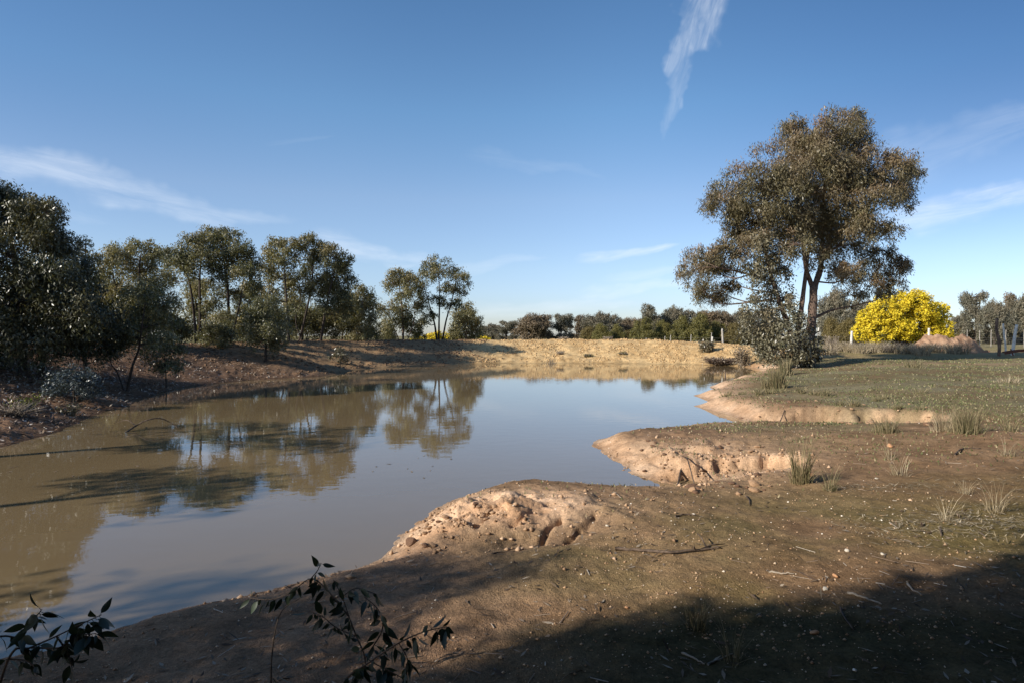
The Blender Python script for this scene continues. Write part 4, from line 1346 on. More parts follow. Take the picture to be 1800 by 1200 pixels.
# ------------------------------------------------------------------ fence, posts, heap
def post(name, label, px, top, foot, Y, w, lean=0.0, mat='wood_grey', parent=None, group=None, bend=0.0):
    x0 = wx(px, Y)
    z0 = hz(x0, Y)
    z1 = wz(top, Y)
    x1 = x0 + lean * Y / F
    tb = Tubes()
    pts = [(x0, Y, z0 - 0.3), (x0 + (x1 - x0) * 0.33 + bend, Y, z0 + (z1 - z0) * 0.33), (x0 + (x1 - x0) * 0.66 - bend * 0.6, Y + 0.02, z0 + (z1 - z0) * 0.66), (x1, Y, z1)]
    c = curve(pts, 4)
    tb.add(c, np.linspace(w * 1.05, w * 0.9, len(c)), 7, 0.16)
    o = tb.build(name, M[mat], parent, (x0, Y, z0) if parent is None else None, False)
    if parent is None:
        o.location = (x0, Y, z0)
        tag(o, label, 'fence post', group)
    return o


fl = thing('wire_fence', 'wire fence of thin grey posts in front of the green bush row', 'fence', (0, 0, 0))
fposts = [(1100, 595, 72), (1135, 594, 71), (1168, 591, 70), (1178, 589, 70), (1214, 588, 69), (1250, 585, 66), (1322, 588, 64)]
for px, top, Y in fposts:
    post('post', None, px, top, 0, Y, 0.05, 1, 'wood_grey', fl)
tb = Tubes()
for hh in (0.35, 0.7, 1.0):
    pts = [(wx(px, Y), Y, hz(wx(px, Y), Y) + hh * min(1.0, 1.0)) for px, top, Y in fposts]
    tb.add(pts, 0.007, 4)
tb.build('wire', M['wire'], fl)
post('fence_post', 'thick leaning weathered post near the olive bush left of the tall gum', 1271, 578, 0, 60, 0.11, -1.5, 'wood_grey')
post('fence_post', 'pale short post just left of the thick leaning post', 1252, 592, 0, 61, 0.09, 0.4, 'wood_white')
post('fence_post', 'small white stump post right of the far bank grey shrub', 1236, 596, 0, 62, 0.07, 0.2, 'wood_white')
fr = thing('wire_fence', 'long wire fence crossing the green paddock behind the wattle and dirt heap', 'fence', (0, 0, 0))
fposts = [(1412, 584, 70), (1440, 583, 69), (1530, 583, 72), (1700, 580, 72), (1722, 581, 71), (1742, 580, 70), (1768, 580, 69), (1800, 579, 67), (1850, 578, 64)]
for px, top, Y in fposts:
    post('post', None, px, top, 0, Y, 0.035, 0.3, 'wood_grey', fr)
tb = Tubes()
for hh in (0.25, 0.55, 0.85, 1.1):
    tb.add([(wx(px, Y), Y, hz(wx(px, Y), Y) + hh) for px, top, Y in fposts], 0.009, 4)
tb.build('wire', M['wire'], fr)
post('fence_post', 'slim white post right beside the trunk of the tall gum', 1437, 576, 0, 48, 0.06, 2.0, 'wood_white')
post('fence_post', 'white post at the left foot of the yellow wattle', 1496, 582, 0, 58, 0.12, 1.5, 'wood_white')
post('fence_post', 'cut white stump post standing on top of the red dirt heap', 1633, 577, 0, 51, 0.10, 0, 'wood_white')
post('fence_post', 'crooked dark trunk-like post right of the dirt heap', 1756, 560, 0, 43, 0.11, -4, 'bark', None, None, 0.08)
post('fence_post', 'thin white post leaning left near the right edge of the view', 1769, 569, 0, 47, 0.07, -6, 'wood_white')
post('fence_post', 'thick white post leaning right in front of the rusty iron', 1779, 571, 0, 45, 0.11, 8, 'wood_white')


def lumpy(name, label, cat, cx, cy, rx, ry, h, mat, seed, rough=0.25, nx=60, ny=40, top=None):
    """a heap on the ground with an uneven outline and clods"""
    u = np.linspace(-1.15, 1.15, nx)
    v = np.linspace(-1.15, 1.15, ny)
    U, W_ = np.meshgrid(u, v, indexing='ij')
    x, y = cx + U * rx, cy + W_ * ry
    rad = np.sqrt(U ** 2 + W_ ** 2) + 0.22 * fbm(x.ravel(), y.ravel(), rx * 0.5, 3, seed).reshape(U.shape)
    prof = sstep((1 - rad) / 0.62)
    zz = prof * h * (1 + rough * fbm(x.ravel(), y.ravel(), rx * 0.35, 4, seed + 1).reshape(U.shape)) + rough * 0.75 * h * np.abs(fbm(x.ravel(), y.ravel(), 0.55, 4, seed + 2)).reshape(U.shape) * (prof > 0.03)
    base = land(x.ravel(), y.ravel()).reshape(U.shape)
    z = base + zz - 0.06
    V = np.stack([x.ravel(), y.ravel(), z.ravel()], axis=1)
    i = np.arange(nx - 1)[:, None] * ny
    j = np.arange(ny - 1)[None, :]
    q = np.stack([i + j, i + ny + j, i + ny + j + 1, i + j + 1], axis=-1).reshape(-1, 4)
    oz = hz(cx, cy)
    o = mesh_np(name, V, q, M[mat], None, True, None, (cx, cy, oz))
    o.location = (cx, cy, oz)
    return tag(o, label, cat)


lumpy('dirt_heap', 'long heap of bare reddish dirt clods in the paddock right of the wattle', 'heap', wx(1660, 51), 51, 4.0, 2.3, 1.15, 'mound', 71, 0.32, 150, 80)


# ------------------------------------------------------------------ tufts, rushes, dry brush
def blades(cx, cy, n, h, spread, lean, r, w=0.007, segs=3, zoff=None):
    """thin bent blades rooted in a small patch; returns V, F"""
    a = r.random(n) * 2 * math.pi
    rad = spread * np.sqrt(r.random(n))
    bx, by = cx + rad * np.cos(a), cy + rad * np.sin(a)
    bz = land(bx, by) if zoff is None else np.full(n, zoff)
    a2 = a + r.normal(size=n) * 0.7
    hh = h * (0.45 + 0.65 * r.random(n))
    out = lean * (0.2 + r.random(n)) * hh
    t = np.linspace(0, 1, segs + 1)[None, :]
    X = bx[:, None] + np.cos(a2)[:, None] * out[:, None] * t ** 1.8
    Y = by[:, None] + np.sin(a2)[:, None] * out[:, None] * t ** 1.8
    Z = bz[:, None] - 0.01 + hh[:, None] * (t - 0.12 * t ** 3 * lean)
    ph = r.random(n) * math.pi
    wd = w * (0.7 + 0.6 * r.random(n))[:, None] * (1 - 0.75 * t)
    sx, sy = np.cos(ph)[:, None] * wd / 2, np.sin(ph)[:, None] * wd / 2
    Lf = np.stack([X - sx, Y - sy, Z], axis=-1)
    Rt = np.stack([X + sx, Y + sy, Z], axis=-1)
    V = np.stack([Lf, Rt], axis=2).reshape(n, -1, 3)
    k = (segs + 1) * 2
    f = []
    for s in range(segs):
        f.append([2 * s, 2 * s + 1, 2 * s + 3, 2 * s + 2])
    Fq = (np.arange(n)[:, None, None] * k + np.array(f)[None]).reshape(-1, 4)
    return V.reshape(-1, 3), Fq


def tuft(label, px, py, zg, n, hpx, spread_px, lean, mat, seed, group, name='grass_tuft', cat='grass tuft', w=None):
    x, y = gpx(px, py, zg)
    for _ in range(3):
        zg = hz(x, y)
        x, y = gpx(px, py, zg)
    r = np.random.default_rng(seed)
    V1, F1 = blades(x, y, int(n * 1.3), hpx * y / F, spread_px * y / F, lean, r, w or max(0.0035, 0.0008 * y))
    V2, F2 = blades(x, y, int(n * 0.9), hpx * y / F * 0.38, spread_px * y / F * 1.5, lean * 2.2, r, w or max(0.0035, 0.0008 * y))
    V, Fq = np.vstack([V1, V2]), np.vstack([F1, F2 + len(V1)])
    o = mesh_np(name, V, Fq, M[mat], None, False, None, (x, y, zg))
    o.location = (x, y, zg)
    tag(o, label, cat, group)
    return o


GR = 'rush and grass tufts on the right shore'
tufts = [
    (1409, 848, 170, 78, 13, 0.32, 'rush_green', 'tall wispy green-brown tuft beside the eroded hollow, tallest of the near ones'),
    (1461, 862, 46, 56, 9, 0.5, 'rush', 'thin straw tuft just right of the tall wispy one'),
    (1583, 836, 26, 44, 10, 0.6, 'straw', 'sparse dry tuft with pale stalks in the middle of the bare ground'),
    (1566, 806, 18, 42, 6, 0.5, 'straw', 'few pale stalks beside the big orange stone'),
    (1556, 760, 150, 30, 17, 0.55, 'rush', 'squat olive tuft on the lip of the little gully'),
    (1662, 757, 110, 42, 14, 0.35, 'straw', 'pale straw tuft at the right end of the gully'),
    (1700, 760, 240, 52, 18, 0.35, 'rush', 'dense straw and green tuft right of the pale one'),
    (1778, 758, 50, 32, 10, 0.5, 'rush', 'small thin tuft far right of the gully'),
    (1752, 900, 40, 60, 14, 0.7, 'straw', 'wiry straw tuft among bleached litter at the right'),
    (1664, 915, 22, 52, 9, 0.6, 'straw', 'three-stalk dry tuft left of the bleached litter'),
    (1367, 681, 230, 38, 11, 0.22, 'rush_green', 'dark upright rush clump on the sandy shore, nearer of the pair'),
    (1381, 659, 230, 30, 9, 0.22, 'rush', 'brownish rush clump close to the tall gum, farther of the pair'),
    (1347, 683, 80, 22, 7, 0.25, 'rush_green', 'short rush clump left of the dark upright one'),
    (1606, 645, 90, 16, 12, 0.8, 'rush', 'low brown grass tuft alone on the green flat'),
    (1620, 690, 50, 12, 9, 0.9, 'rush', 'tiny brown tuft in the open grass'),
    (1700, 648, 60, 10, 16, 1.0, 'rush', 'flat greyish tuft left of the right edge on green flat'),
    (1775, 672, 80, 16, 16, 0.9, 'straw', 'faded grass tuft near the right edge on green flat'),
    (1645, 620, 60, 16, 8, 0.6, 'drybush', 'small twiggy tuft in front of the dirt heap'),
    (1225, 1105, 60, 70, 16, 0.5, 'rush_green', 'dim tuft in the deep shade of the foreground'),
    (1290, 1165, 30, 80, 14, 0.7, 'rush', 'thin twiggy tuft in the darkest foreground'),
    (1700, 868, 24, 30, 8, 0.8, 'straw', 'pale flattened tuft above the bleached litter'),
    (1775, 800, 24, 34, 9, 0.8, 'straw', 'straggling dry tuft at the right edge'),
]
for i, (px, py, n, hp, sp, ln, mt, lab) in enumerate(tufts):
    tuft(lab, px, py, 0.4, n, hp, sp, ln, mt, 500 + i, GR)
_r3 = random.Random(5)
for i in range(14):
    px = 1275 + i * 26 + _r3.uniform(-9, 9)
    tuft('low grass tuft growing along the lip of the little scarp', px, 716 + (px - 1300) * 0.05 + _r3.uniform(-3, 2), 0.5, 70, _r3.uniform(8, 15), _r3.uniform(5, 8), 0.7,
         'rush' if i % 3 else 'rush_green', 560 + i, 'low grass tufts along the scarp')
# brown grass in a thicker band in front of the wattle: single tussocks
r_ = np.random.default_rng(61)
for i in range(34):
    px = 1462 + i * 7.2 + r_.normal() * 4
    Y = 49 + r_.normal() * 1.6 - 1.5
    x = wx(px, Y)
    z = hz(x, Y)
    V, Fq = blades(x, Y, 150, 0.62 + 0.35 * r_.random(), 0.5, 0.75, r_, 0.035)
    o = mesh_np('tussock', V, Fq, M['straw' if i % 3 else 'drybush'], None, False, None, (x, Y, z))
    o.location = (x, Y, z)
    tag(o, 'dry pale tussock in the band of dead grass before the wattle and dirt heap', 'grass tussock', 'dry tussocks before the wattle')


def twiggy(name, label, cat, px, Y, w, h, n, mat, seed, leaves=0, leafmat=None, up=1.0, L=0.12, W=0.05):
    """a little bush of thin branching twigs, with or without leaves"""
    r = np.random.default_rng(seed)
    x = wx(px, Y)
    z = hz(x, Y)
    root = thing(name, label, cat, (x, Y, z))
    tb = Tubes()
    tips = []
    for i in range(n):
        a = r.random() * 6.28
        e = np.array([math.cos(a) * w * math.sqrt(r.random()), math.sin(a) * w * 0.8 * math.sqrt(r.random()), h * (0.3 + 0.7 * r.random()) * up])
        b = np.array([r.normal() * w * 0.1, r.normal() * w * 0.1, -0.05])
        c = curve([b, b * 0.4 + e * 0.45 + r.normal(size=3) * h * 0.08, e], 3) + np.array([x, Y, z])
        tb.add(c, np.linspace(0.012, 0.005, len(c)) * max(1, Y / 20), 4)
        tips += [c[-1], c[-2], c[-3]]
        for q in range(3):
            s = c[2 + q % 3]
            e2 = s + unit(1, r)[0] * h * 0.3 + np.array([0, 0, h * 0.1])
            tb.add([s, (s + e2) / 2 + r.normal(size=3) * 0.02, e2], np.array([0.006, 0.005, 0.003]) * max(1, Y / 20), 4)
            tips.append(e2)
    tb.build('twigs', M[mat], root, (x, Y, z))
    if leaves:
        tips = np.array(tips)
        P = tips[r.integers(0, len(tips), leaves)] + r.normal(size=(leaves, 3)) * h * 0.08
        P[:, 2] = np.maximum(P[:, 2], z + 0.02)
        V, Fq = leaf_quads(P, L, W, 0.2, r)
        mesh_np('foliage', V, Fq, M[leafmat], root, False, {'tip': ('FACE', 'FLOAT', r.random(len(Fq)))}, (x, Y, z))
    return root


twiggy('shrub', 'grey twiggy shrub on the right end of the far golden bank', 'shrub', 1240, 49.5, 0.85, 0.95, 50, 'drybush', 601, 900, 'leaf_grey', 1.0, 0.2, 0.09)
twiggy('brush_pile', 'low pile of brown dead brush at the far waterline', 'brush pile', 1268, 44.6, 1.7, 0.6, 240, 'stick', 602, 500, 'litter', 1.0, 0.2, 0.06)
twiggy('shrub', 'leafless grey bush behind the slim white post by the tall gum', 'shrub', 1462, 56, 1.0, 1.5, 60, 'drybush', 603)
twiggy('shrub', 'dusky brown shrub left of the grey-leaved sapling', 'shrub', 1306, 42.5, 0.7, 1.5, 50, 'drybush', 604, 700, 'leaf_farbrown', 1.0, 0.18, 0.08)
twiggy('dead_branch', 'fine grey dead branch standing at the far waterline below the golden bank', 'branch', 965, 47.2, 0.7, 0.8, 14, 'drybush', 605)
twiggy('weed', 'low dark weed in the middle of the golden bank', 'weed', 1035, 50.5, 0.5, 0.3, 40, 'drybush', 606, 200, 'leaf_hedge', 1.0, 0.2, 0.06)
twiggy('weed', 'dry grey weed left of middle on the golden bank', 'weed', 985, 51.5, 0.5, 0.35, 40, 'drybush', 607)
twiggy('weed', 'small dark weed low on the golden bank right of middle', 'weed', 1095, 50.5, 0.5, 0.22, 40, 'drybush', 608, 120, 'leaf_olive', 1.0, 0.2, 0.06)
twiggy('weed', 'straw weed on the crest of the golden bank', 'weed', 1068, 56.5, 0.6, 0.5, 60, 'drybush', 609)
twiggy('weed', 'straw weed at the crest left of the other', 'weed', 990, 57, 0.7, 0.35, 60, 'drybush', 610)
twiggy('forb', 'yellow-green leafy forb on the left bank under the big dark gum', 'plant', 40, 15.2, 0.55, 0.45, 30, 'stick', 611, 260, 'forb', 1.0, 0.07, 0.04)
twiggy('shrub', 'white-flecked low shrub at the shadow edge on left bank', 'shrub', 118, 15.8, 0.35, 0.3, 24, 'stick', 612, 240, 'leaf_grey', 1.0, 0.08, 0.035)
twiggy('dead_branch', 'tangle of dry grey grass and twigs on the left bank near the view edge', 'branch', 20, 14.2, 0.9, 0.35, 90, 'drybush', 613)

# a stake in the far water, and a drowned branch
x, y = gpx(1275, 668, 0.0)
tb = Tubes()
tb.add([(x, y, -0.4), (x + 0.01, y, 0.15), (x, y, 0.42)], [0.035, 0.035, 0.03], 6)
o = tb.build('stake', M['stick'], None, (x, y, 0))
o.location = (x, y, 0)
tag(o, 'thin dark stake standing in the water near the right shore', 'stake')
tb = Tubes()
q = [gpx(a, b, c) + (c,) for a, b, c in ((212, 765, -0.05), (238, 748, 0.10), (258, 738, 0.24), (280, 735, 0.26), (298, 742, 0.14), (312, 752, 0.02))]
tb.add(curve(q, 5), np.linspace(0.022, 0.008, 26), 5)
q2 = [gpx(a, b, c) + (c,) for a, b, c in ((238, 748, 0.10), (222, 738, 0.2), (206, 742, 0.12))]
tb.add(curve(q2, 5), np.linspace(0.012, 0.005, 11), 5)
o = tb.build('dead_branch', M['stick'], None, q[0])
o.location = q[0]
tag(o, 'bare arching branch rising from the muddy water near the left bank', 'branch')


# ------------------------------------------------------------------ sticks and stones
def stick(label, pts, rad, mat, seed, group='sticks lying on the near ground', lift=1.0, forks=0):
    r = np.random.default_rng(seed)
    W3 = []
    for px, py in pts:
        x, y = gpx(px, py, 0.4)
        for _ in range(4):
            x, y = gpx(px, py, hz(x, y))
        W3.append((x, y, hz(x, y) + rad * lift))
    c = curve(W3, 6)
    c[:, 2] += r.normal(size=len(c)) * rad * 0.3
    tb = Tubes()
    tb.add(c, np.linspace(rad, rad * 0.45, len(c)), 6, 0.3)
    for k in range(forks):
        i = int(len(c) * (0.35 + 0.5 * r.random()))
        e = c[i] + np.array([r.normal() * 0.12, r.normal() * 0.1, 0.03 + 0.05 * r.random()])
        tb.add([c[i], (c[i] + e) / 2 + np.array([0, 0, 0.02]), e], [rad * 0.55, rad * 0.4, rad * 0.25], 5)
    o = tb.build('fallen_stick', M[mat], None, W3[0])
    o.location = W3[0]
    return tag(o, label, 'stick', group)


stick('long dark bent stick lying across the bare ground, the largest stick', [(1082, 968), (1130, 971), (1180, 974), (1230, 970), (1270, 965)], 0.016, 'stick', 1, forks=3)
stick('short dark twig above the long stick', [(1188, 909), (1205, 906), (1225, 907)], 0.010, 'stick', 2)
stick('grey straight twig on brown ground right of the long stick', [(1350, 1006), (1375, 1010), (1398, 1011)], 0.009, 'stick_pale', 3)
stick('pale bleached stick lying at the edge of the deep shade', [(1492, 1045), (1520, 1053), (1553, 1066)], 0.010, 'stick_pale', 4)
stick('bent pale stick near the shade edge at the right', [(1598, 1027), (1608, 1040), (1626, 1049)], 0.009, 'stick_pale', 5)
stick('dim stick in shade pointing down right', [(1480, 1072), (1488, 1090), (1503, 1109)], 0.009, 'stick', 6)
stick('small curved dark stick right of the hollow', [(1312, 873), (1318, 880), (1319, 889)], 0.010, 'stick', 7)
stick('dark root-like stick lying on the eroded spit', [(1190, 822), (1205, 836), (1222, 850)], 0.016, 'stick', 8, forks=2)
stick('straight straw-coloured stick in the middle right ground', [(1566, 920), (1574, 925), (1582, 930)], 0.008, 'stick_pale', 9)
stick('black stick on the gully floor near the inlet', [(1362, 742), (1370, 739), (1380, 738)], 0.022, 'stick', 10)
stick('long pale stick in the dark bottom right of centre', [(1200, 1152), (1220, 1160), (1240, 1172)], 0.007, 'stick_pale', 11)
stick('crossing pale stick in the dark bottom', [(1246, 1172), (1268, 1162), (1290, 1152)], 0.006, 'stick_pale', 12)
stick('thin curved stick on the shaded sand near the water', [(865, 975), (880, 972), (905, 970)], 0.008, 'stick', 13)
stick('arched pale root on the left lip of the spit', [(1072, 872), (1080, 866), (1092, 876)], 0.007, 'stick_pale', 14)
stick('dark twig at the right side by the litter', [(1655, 930), (1657, 938), (1657, 944)], 0.010, 'stick', 15)
stick('broken dark twig lying right of the tall wispy tuft', [(1680, 800), (1695, 792), (1725, 789)], 0.014, 'stick', 16)


def rock_mesh(seed, flat=0.65):
    r = np.random.default_rng(seed)
    import bmesh
    bm = bmesh.new()
    bmesh.ops.create_icosphere(bm, subdivisions=2, radius=1.0)
    dirs = unit(9, r)
    for v in bm.verts:
        p = np.array(v.co)
        for dd in dirs:
            k = p @ dd
            lim = 0.62 + 0.2 * abs(dd[0])
            if k > lim:
                p = p - dd * (k - lim) * 0.9
        p += r.normal(size=3) * 0.03
        v.co = (p[0] * 1.2, p[1], p[2] * flat)
    me = bpy.data.meshes.new('rock')
    bm.to_mesh(me)
    bm.free()
    return me


rocks = [rock_mesh(900 + i) for i in range(5)]
_rock_mats = {}


def rock(label, px, py, size, mat, i, group=None, name='stone', cat='stone', sink=0.25):
    x, y = gpx(px, py, 0.3)
    for _ in range(4):
        x, y = gpx(px, py, hz(x, y))
    key = (i % 5, mat)
    if key not in _rock_mats:
        me = rocks[i % 5].copy()
        me.materials.append(M[mat])
        _rock_mats[key] = me
    o = bpy.data.objects.new(name, _rock_mats[key])
    COL.objects.link(o)
    o.location = (x, y, hz(x, y) + size * (0.62 - sink))
    o.scale = (size * random.uniform(0.8, 1.25), size, size * random.uniform(0.75, 1.1))
    o.rotation_euler = (random.uniform(-0.3, 0.3), random.uniform(-0.3, 0.3), random.uniform(0, 6.28))
    return tag(o, label, cat, group)


rock('orange rounded stone resting on the bare ground among pale stalks, largest loose stone', 1566, 785, 0.055, 'orange_stone', 0)
rock('white quartz stone left of the other white stone in mid ground', 1491, 970, 0.020, 'quartz', 1)
rock('white quartz stone right of its twin in mid ground', 1554, 976, 0.018, 'quartz', 2)
rock('flat orange stone on brown ground above the shade edge', 1471, 1014, 0.024, 'orange_stone', 3)
rock('cream stone just below the flat orange one, by the shade', 1453, 1038, 0.020, 'quartz', 4)
rock('reddish stone deep in the dark foreground', 1434, 1116, 0.024, 'orange_stone', 0)
rock('pink round stone at the foot of the tall wispy tuft', 1429, 836, 0.036, 'orange_stone', 1)
rock('white stone right of the thin straw tuft', 1543, 842, 0.022, 'quartz', 2)
rock('small white stone on mossy ground above the long stick', 1068, 926, 0.026, 'quartz', 3)
rock('orange stone in shade below the sunlit mound', 1103, 1071, 0.018, 'orange_stone', 4)
rock('long brown block of ironstone at the water side of the mound', 722, 957, 0.065, 'rock_dark', 1)
rock('squat pair-like brown rock right of the long block', 748, 962, 0.042, 'rock_dark', 2)
rock('tan rock leaning on the squat brown one', 760, 961, 0.038, 'rock', 3)
for i in range(44):
    t = random.random()
    px, py = 712 + t * 190 + random.gauss(0, 14), 938 - t * 58 + random.gauss(0, 9)
    rock('small angular rock among the rubble on the sunlit mound', px, max(py, 876), 0.010 + 0.030 * random.random() ** 2, random.choice(['rock', 'rock', 'rock', 'rock_dark']), i, 'rubble on the sunlit mound', 'rock', 'rock')
for i in range(90):
    px, py = random.choice([(1130, 778), (1190, 788), (1240, 778), (1300, 790), (1345, 822), (1330, 850), (1265, 862), (1210, 845), (1120, 830)])
    rock('crumbled clod on the eroded spit', px + random.gauss(0, 26), py + random.gauss(0, 9), 0.016 + 0.05 * random.random() ** 2, random.choice(['rock', 'rock_dark', 'rock_dark']), i, 'clods on the eroded spit', 'clod', 'clod', 0.35)
for i in range(70):
    px = random.uniform(1250, 1640)
    rock('crumbled clod along the little scarp', px, 722 + (px - 1300) * 0.055 + random.gauss(0, 4), random.uniform(0.025, 0.06), random.choice(['rock', 'rock', 'rock_dark']), i, 'clods along the scarp', 'clod', 'clod', 0.35)


# ------------------------------------------------------------------ uncountable litter
def visible_points(n, r, ymin, ymax, power=1.0):
    """random ground points inside the view, denser near by"""
    u = r.random(n)
    Y = ymin * (ymax / ymin) ** (u ** power)
    X = (r.random(n) * 2 - 1) * 1.0 * Y
    return X, Y


def build_litter():
    r = np.random.default_rng(71)
    # pebbles
    X, Y = visible_points(26000, r, 2.2, 16)
    z, d, bank, mnd, rz, *_ = land(X, Y, True)
    keep = (d > 0.02) & (bank < 0.3) & (r.random(len(X)) < np.clip(0.30 + 0.8 * fbm(X, Y, 0.9, 3, 33) + 0.5 * rz, 0.06, 1))
    X, Y, z = X[keep], Y[keep], z[keep]
    n = len(X)
    s = 0.0028 + 0.010 * r.random(n) ** 7 + 0.0006 * Y * r.random(n)
    o8 = np.array([[1, 0, 0], [0, 1, 0], [-1, 0, 0], [0, -1, 0], [0, 0, 0.8], [0, 0, -0.8]], dtype=float)
    jit = 1 + 0.5 * (r.random((n, 6, 1)) - 0.5)
    V = np.stack([X, Y, z + s * 0.3], axis=1)[:, None, :] + o8[None] * jit * s[:, None, None] * (0.7 + 0.6 * r.random((n, 1, 3)))
    f = np.array([[0, 1, 4], [1, 2, 4], [2, 3, 4], [3, 0, 4], [1, 0, 5], [2, 1, 5], [3, 2, 5], [0, 3, 5]])
    Fq = (np.arange(n)[:, None, None] * 6 + f[None]).reshape(-1, 3)
    tag(mesh_np('pebbles', V.reshape(-1, 3), Fq, M['pebble']), 'fine pebbles and grit scattered over the near ground', 'pebbles', None, 'stuff')
    # fallen gum leaves, thick on the left bank, thin elsewhere
    X = -9 - 12 * r.random(60000)
    Y = 8.5 + 24 * r.random(60000) ** 1.3
    z, d, bank, *_ = land(X, Y, True)
    keep = (d > 0.05) & (d < 7.5) & (r.random(len(X)) < np.clip(0.55 + 0.6 * fbm(X, Y, 1.5, 3, 35), 0.1, 1))
    P1 = np.stack([X[keep], Y[keep], z[keep] + 0.012], axis=1)
    X, Y = visible_points(14000, r, 2.2, 26)
    z, d, bank, *_ = land(X, Y, True)
    keep = (d > 0.25) & (bank < 0.4) & (r.random(len(X)) < np.clip(0.22 + 0.7 * fbm(X, Y, 1.3, 3, 36), 0.03, 1))
    P2 = np.stack([X[keep], Y[keep], z[keep] + 0.008], axis=1)
    # bleached litter patch at the right
    c = gpx(1725, 925, 0.5)
    P3 = np.stack([c[0] + r.normal(size=1300) * 0.55, c[1] + r.normal(size=1300) * 0.3, np.zeros(1300)], axis=1)
    c = gpx(1600, 848, 0.5)
    P4 = np.stack([c[0] + r.normal(size=260) * 0.6, c[1] + r.normal(size=260) * 0.15, np.zeros(260)], axis=1)
    P34 = np.vstack([P3, P4])
    P34[:, 2] = land(P34[:, 0], P34[:, 1]) + 0.012
    V1, F1 = leaf_quads(P1, 0.12, 0.038, 0, r, 0.4, 0.5)
    V2, F2 = leaf_quads(P2, 0.07, 0.016, 0, r, 0.5, 0.25)
    tag(mesh_np('bank_litter', V1, F1, M['litter']), 'thick fallen gum leaves and bark covering the left bank', 'leaf litter', None, 'stuff')
    tag(mesh_np('leaf_litter', V2, F2, M['litter_near']), 'fallen leaves and bark chips on the bare near ground', 'leaf litter', None, 'stuff')
    V3, F3 = leaf_quads(P34, 0.075, 0.008, 0, r, 0.6, 0.18)
    tag(mesh_np('bleached_litter', V3, F3, M['straw']), 'mat of bleached straw and bark strips on the right-hand ground', 'litter', None, 'stuff')
    # crumbs of clay where the edges break up
    X, Y = visible_points(120000, r, 4.5, 17)
    z, d, bank, mnd, rz, hd, sd, ss, st, bw = land(X, Y, True)
    p = 0.38 * rz + 0.75 * np.exp(-((hd - 0.5) / 0.3) ** 2) + 0.8 * np.exp(-(sd / 0.4) ** 2) * (st < 0.98) + 0.2 * np.exp(-(d / 0.5) ** 2)
    keep = (d > 0.03) & (r.random(len(X)) < np.clip(p * (0.35 + 0.9 * fbm(X, Y, 0.5, 3, 46)), 0, 1))
    X, Y, z = X[keep], Y[keep], z[keep]
    n = len(X)
    s = 0.004 + 0.030 * r.random(n) ** 3.5
    jit = 1 + 0.7 * (r.random((n, 6, 1)) - 0.5)
    V = np.stack([X, Y, z + s * 0.3], axis=1)[:, None, :] + o8[None] * jit * s[:, None, None] * (0.7 + 0.7 * r.random((n, 1, 3)))
    tag(mesh_np('clay_crumbs', V.reshape(-1, 3), (np.arange(n)[:, None, None] * 6 + f[None]).reshape(-1, 3), M['crumb']), 'crumbled clay along the eroded edges of the shore', 'clods', None, 'stuff')
    # twigs
    X, Y = visible_points(2600, r, 2.2, 20)
    z, d, bank, *_ = land(X, Y, True)
    keep = (d > 0.3) & (r.random(len(X)) < np.clip(0.35 + 0.8 * fbm(X, Y, 1.1, 3, 44), 0.05, 1))
    X, Y, z = X[keep], Y[keep], z[keep]
    n = len(X)
    a = r.random(n) * 6.28
    ln = 0.03 + 0.16 * r.random(n) ** 3
    w2 = 0.0012 + 0.0035 * r.random(n) ** 2
    dx, dy = np.cos(a), np.sin(a)
    z2 = land(X + dx * ln, Y + dy * ln)
    pr = [(0, 1.0), (2.1, 1.0), (4.2, 1.0)]
    A = [np.stack([X - dy * np.cos(p) * w2, Y + dx * np.cos(p) * w2, z + w2 + 0.002 + np.sin(p) * w2], 1) for p, _ in pr]
    B = [np.stack([X + dx * ln - dy * np.cos(p) * w2 * 0.6, Y + dy * ln + dx * np.cos(p) * w2 * 0.6, z2 + w2 + 0.002 + 0.02 * ln + np.sin(p) * w2], 1) for p, _ in pr]
    V = np.stack(A + B, axis=1).reshape(-1, 3)
    fq = np.array([[0, 1, 4, 3], [1, 2, 5, 4], [2, 0, 3, 5]])
    Fq = (np.arange(n)[:, None, None] * 6 + fq[None]).reshape(-1, 4)
    tag(mesh_np('twig_litter', V, Fq, M['litter']), 'thin broken twigs scattered over the ground', 'twigs', None, 'stuff')
    # leaves and scum flecks floating by the left bank
    X = -14 + 13 * r.random(2600)
    Y = 9 + 22 * r.random(2600) ** 1.2
    d = edge_query(X, Y)[0]
    keep = (d < -0.05) & (r.random(len(X)) < np.clip(0.9 * np.exp(d / 1.6) + 0.10 * (fbm(X, Y, 2.5, 3, 45) > 0.1), 0, 1))
    P = np.stack([X[keep], Y[keep], np.full(keep.sum(), 0.006)], axis=1)
    Vf, Ff = leaf_quads(P, 0.085, 0.028, 0, r, 0.5, 0.0)
    Vf[:, 2] = 0.006
    tag(mesh_np('floating_leaves', Vf, Ff, M['litter_near']), 'fallen leaves floating on the muddy water by the left bank', 'leaves', None, 'stuff')
    # clay clods on the raised banks
    X = -24 + 46 * r.random(150000)
    Y = 30 + 30 * r.random(150000)
    z, d, bank, *_ = land(X, Y, True)
    keep = (d > 0.3) & (d < 10.5) & (bank > 0.5) & (r.random(len(X)) < np.clip(0.25 + 0.5 * fbm(X, Y, 1.8, 3, 41), 0.03, 1))
    X, Y, z = X[keep], Y[keep], z[keep]
    n = len(X)
    sz = 0.018 + 0.075 * r.random(n) ** 3
    jit = 1 + 0.6 * (r.random((n, 6, 1)) - 0.5)
    V = np.stack([X, Y, z + sz * 0.25], axis=1)[:, None, :] + o8[None] * jit * sz[:, None, None] * (0.7 + 0.7 * r.random((n, 1, 3)))
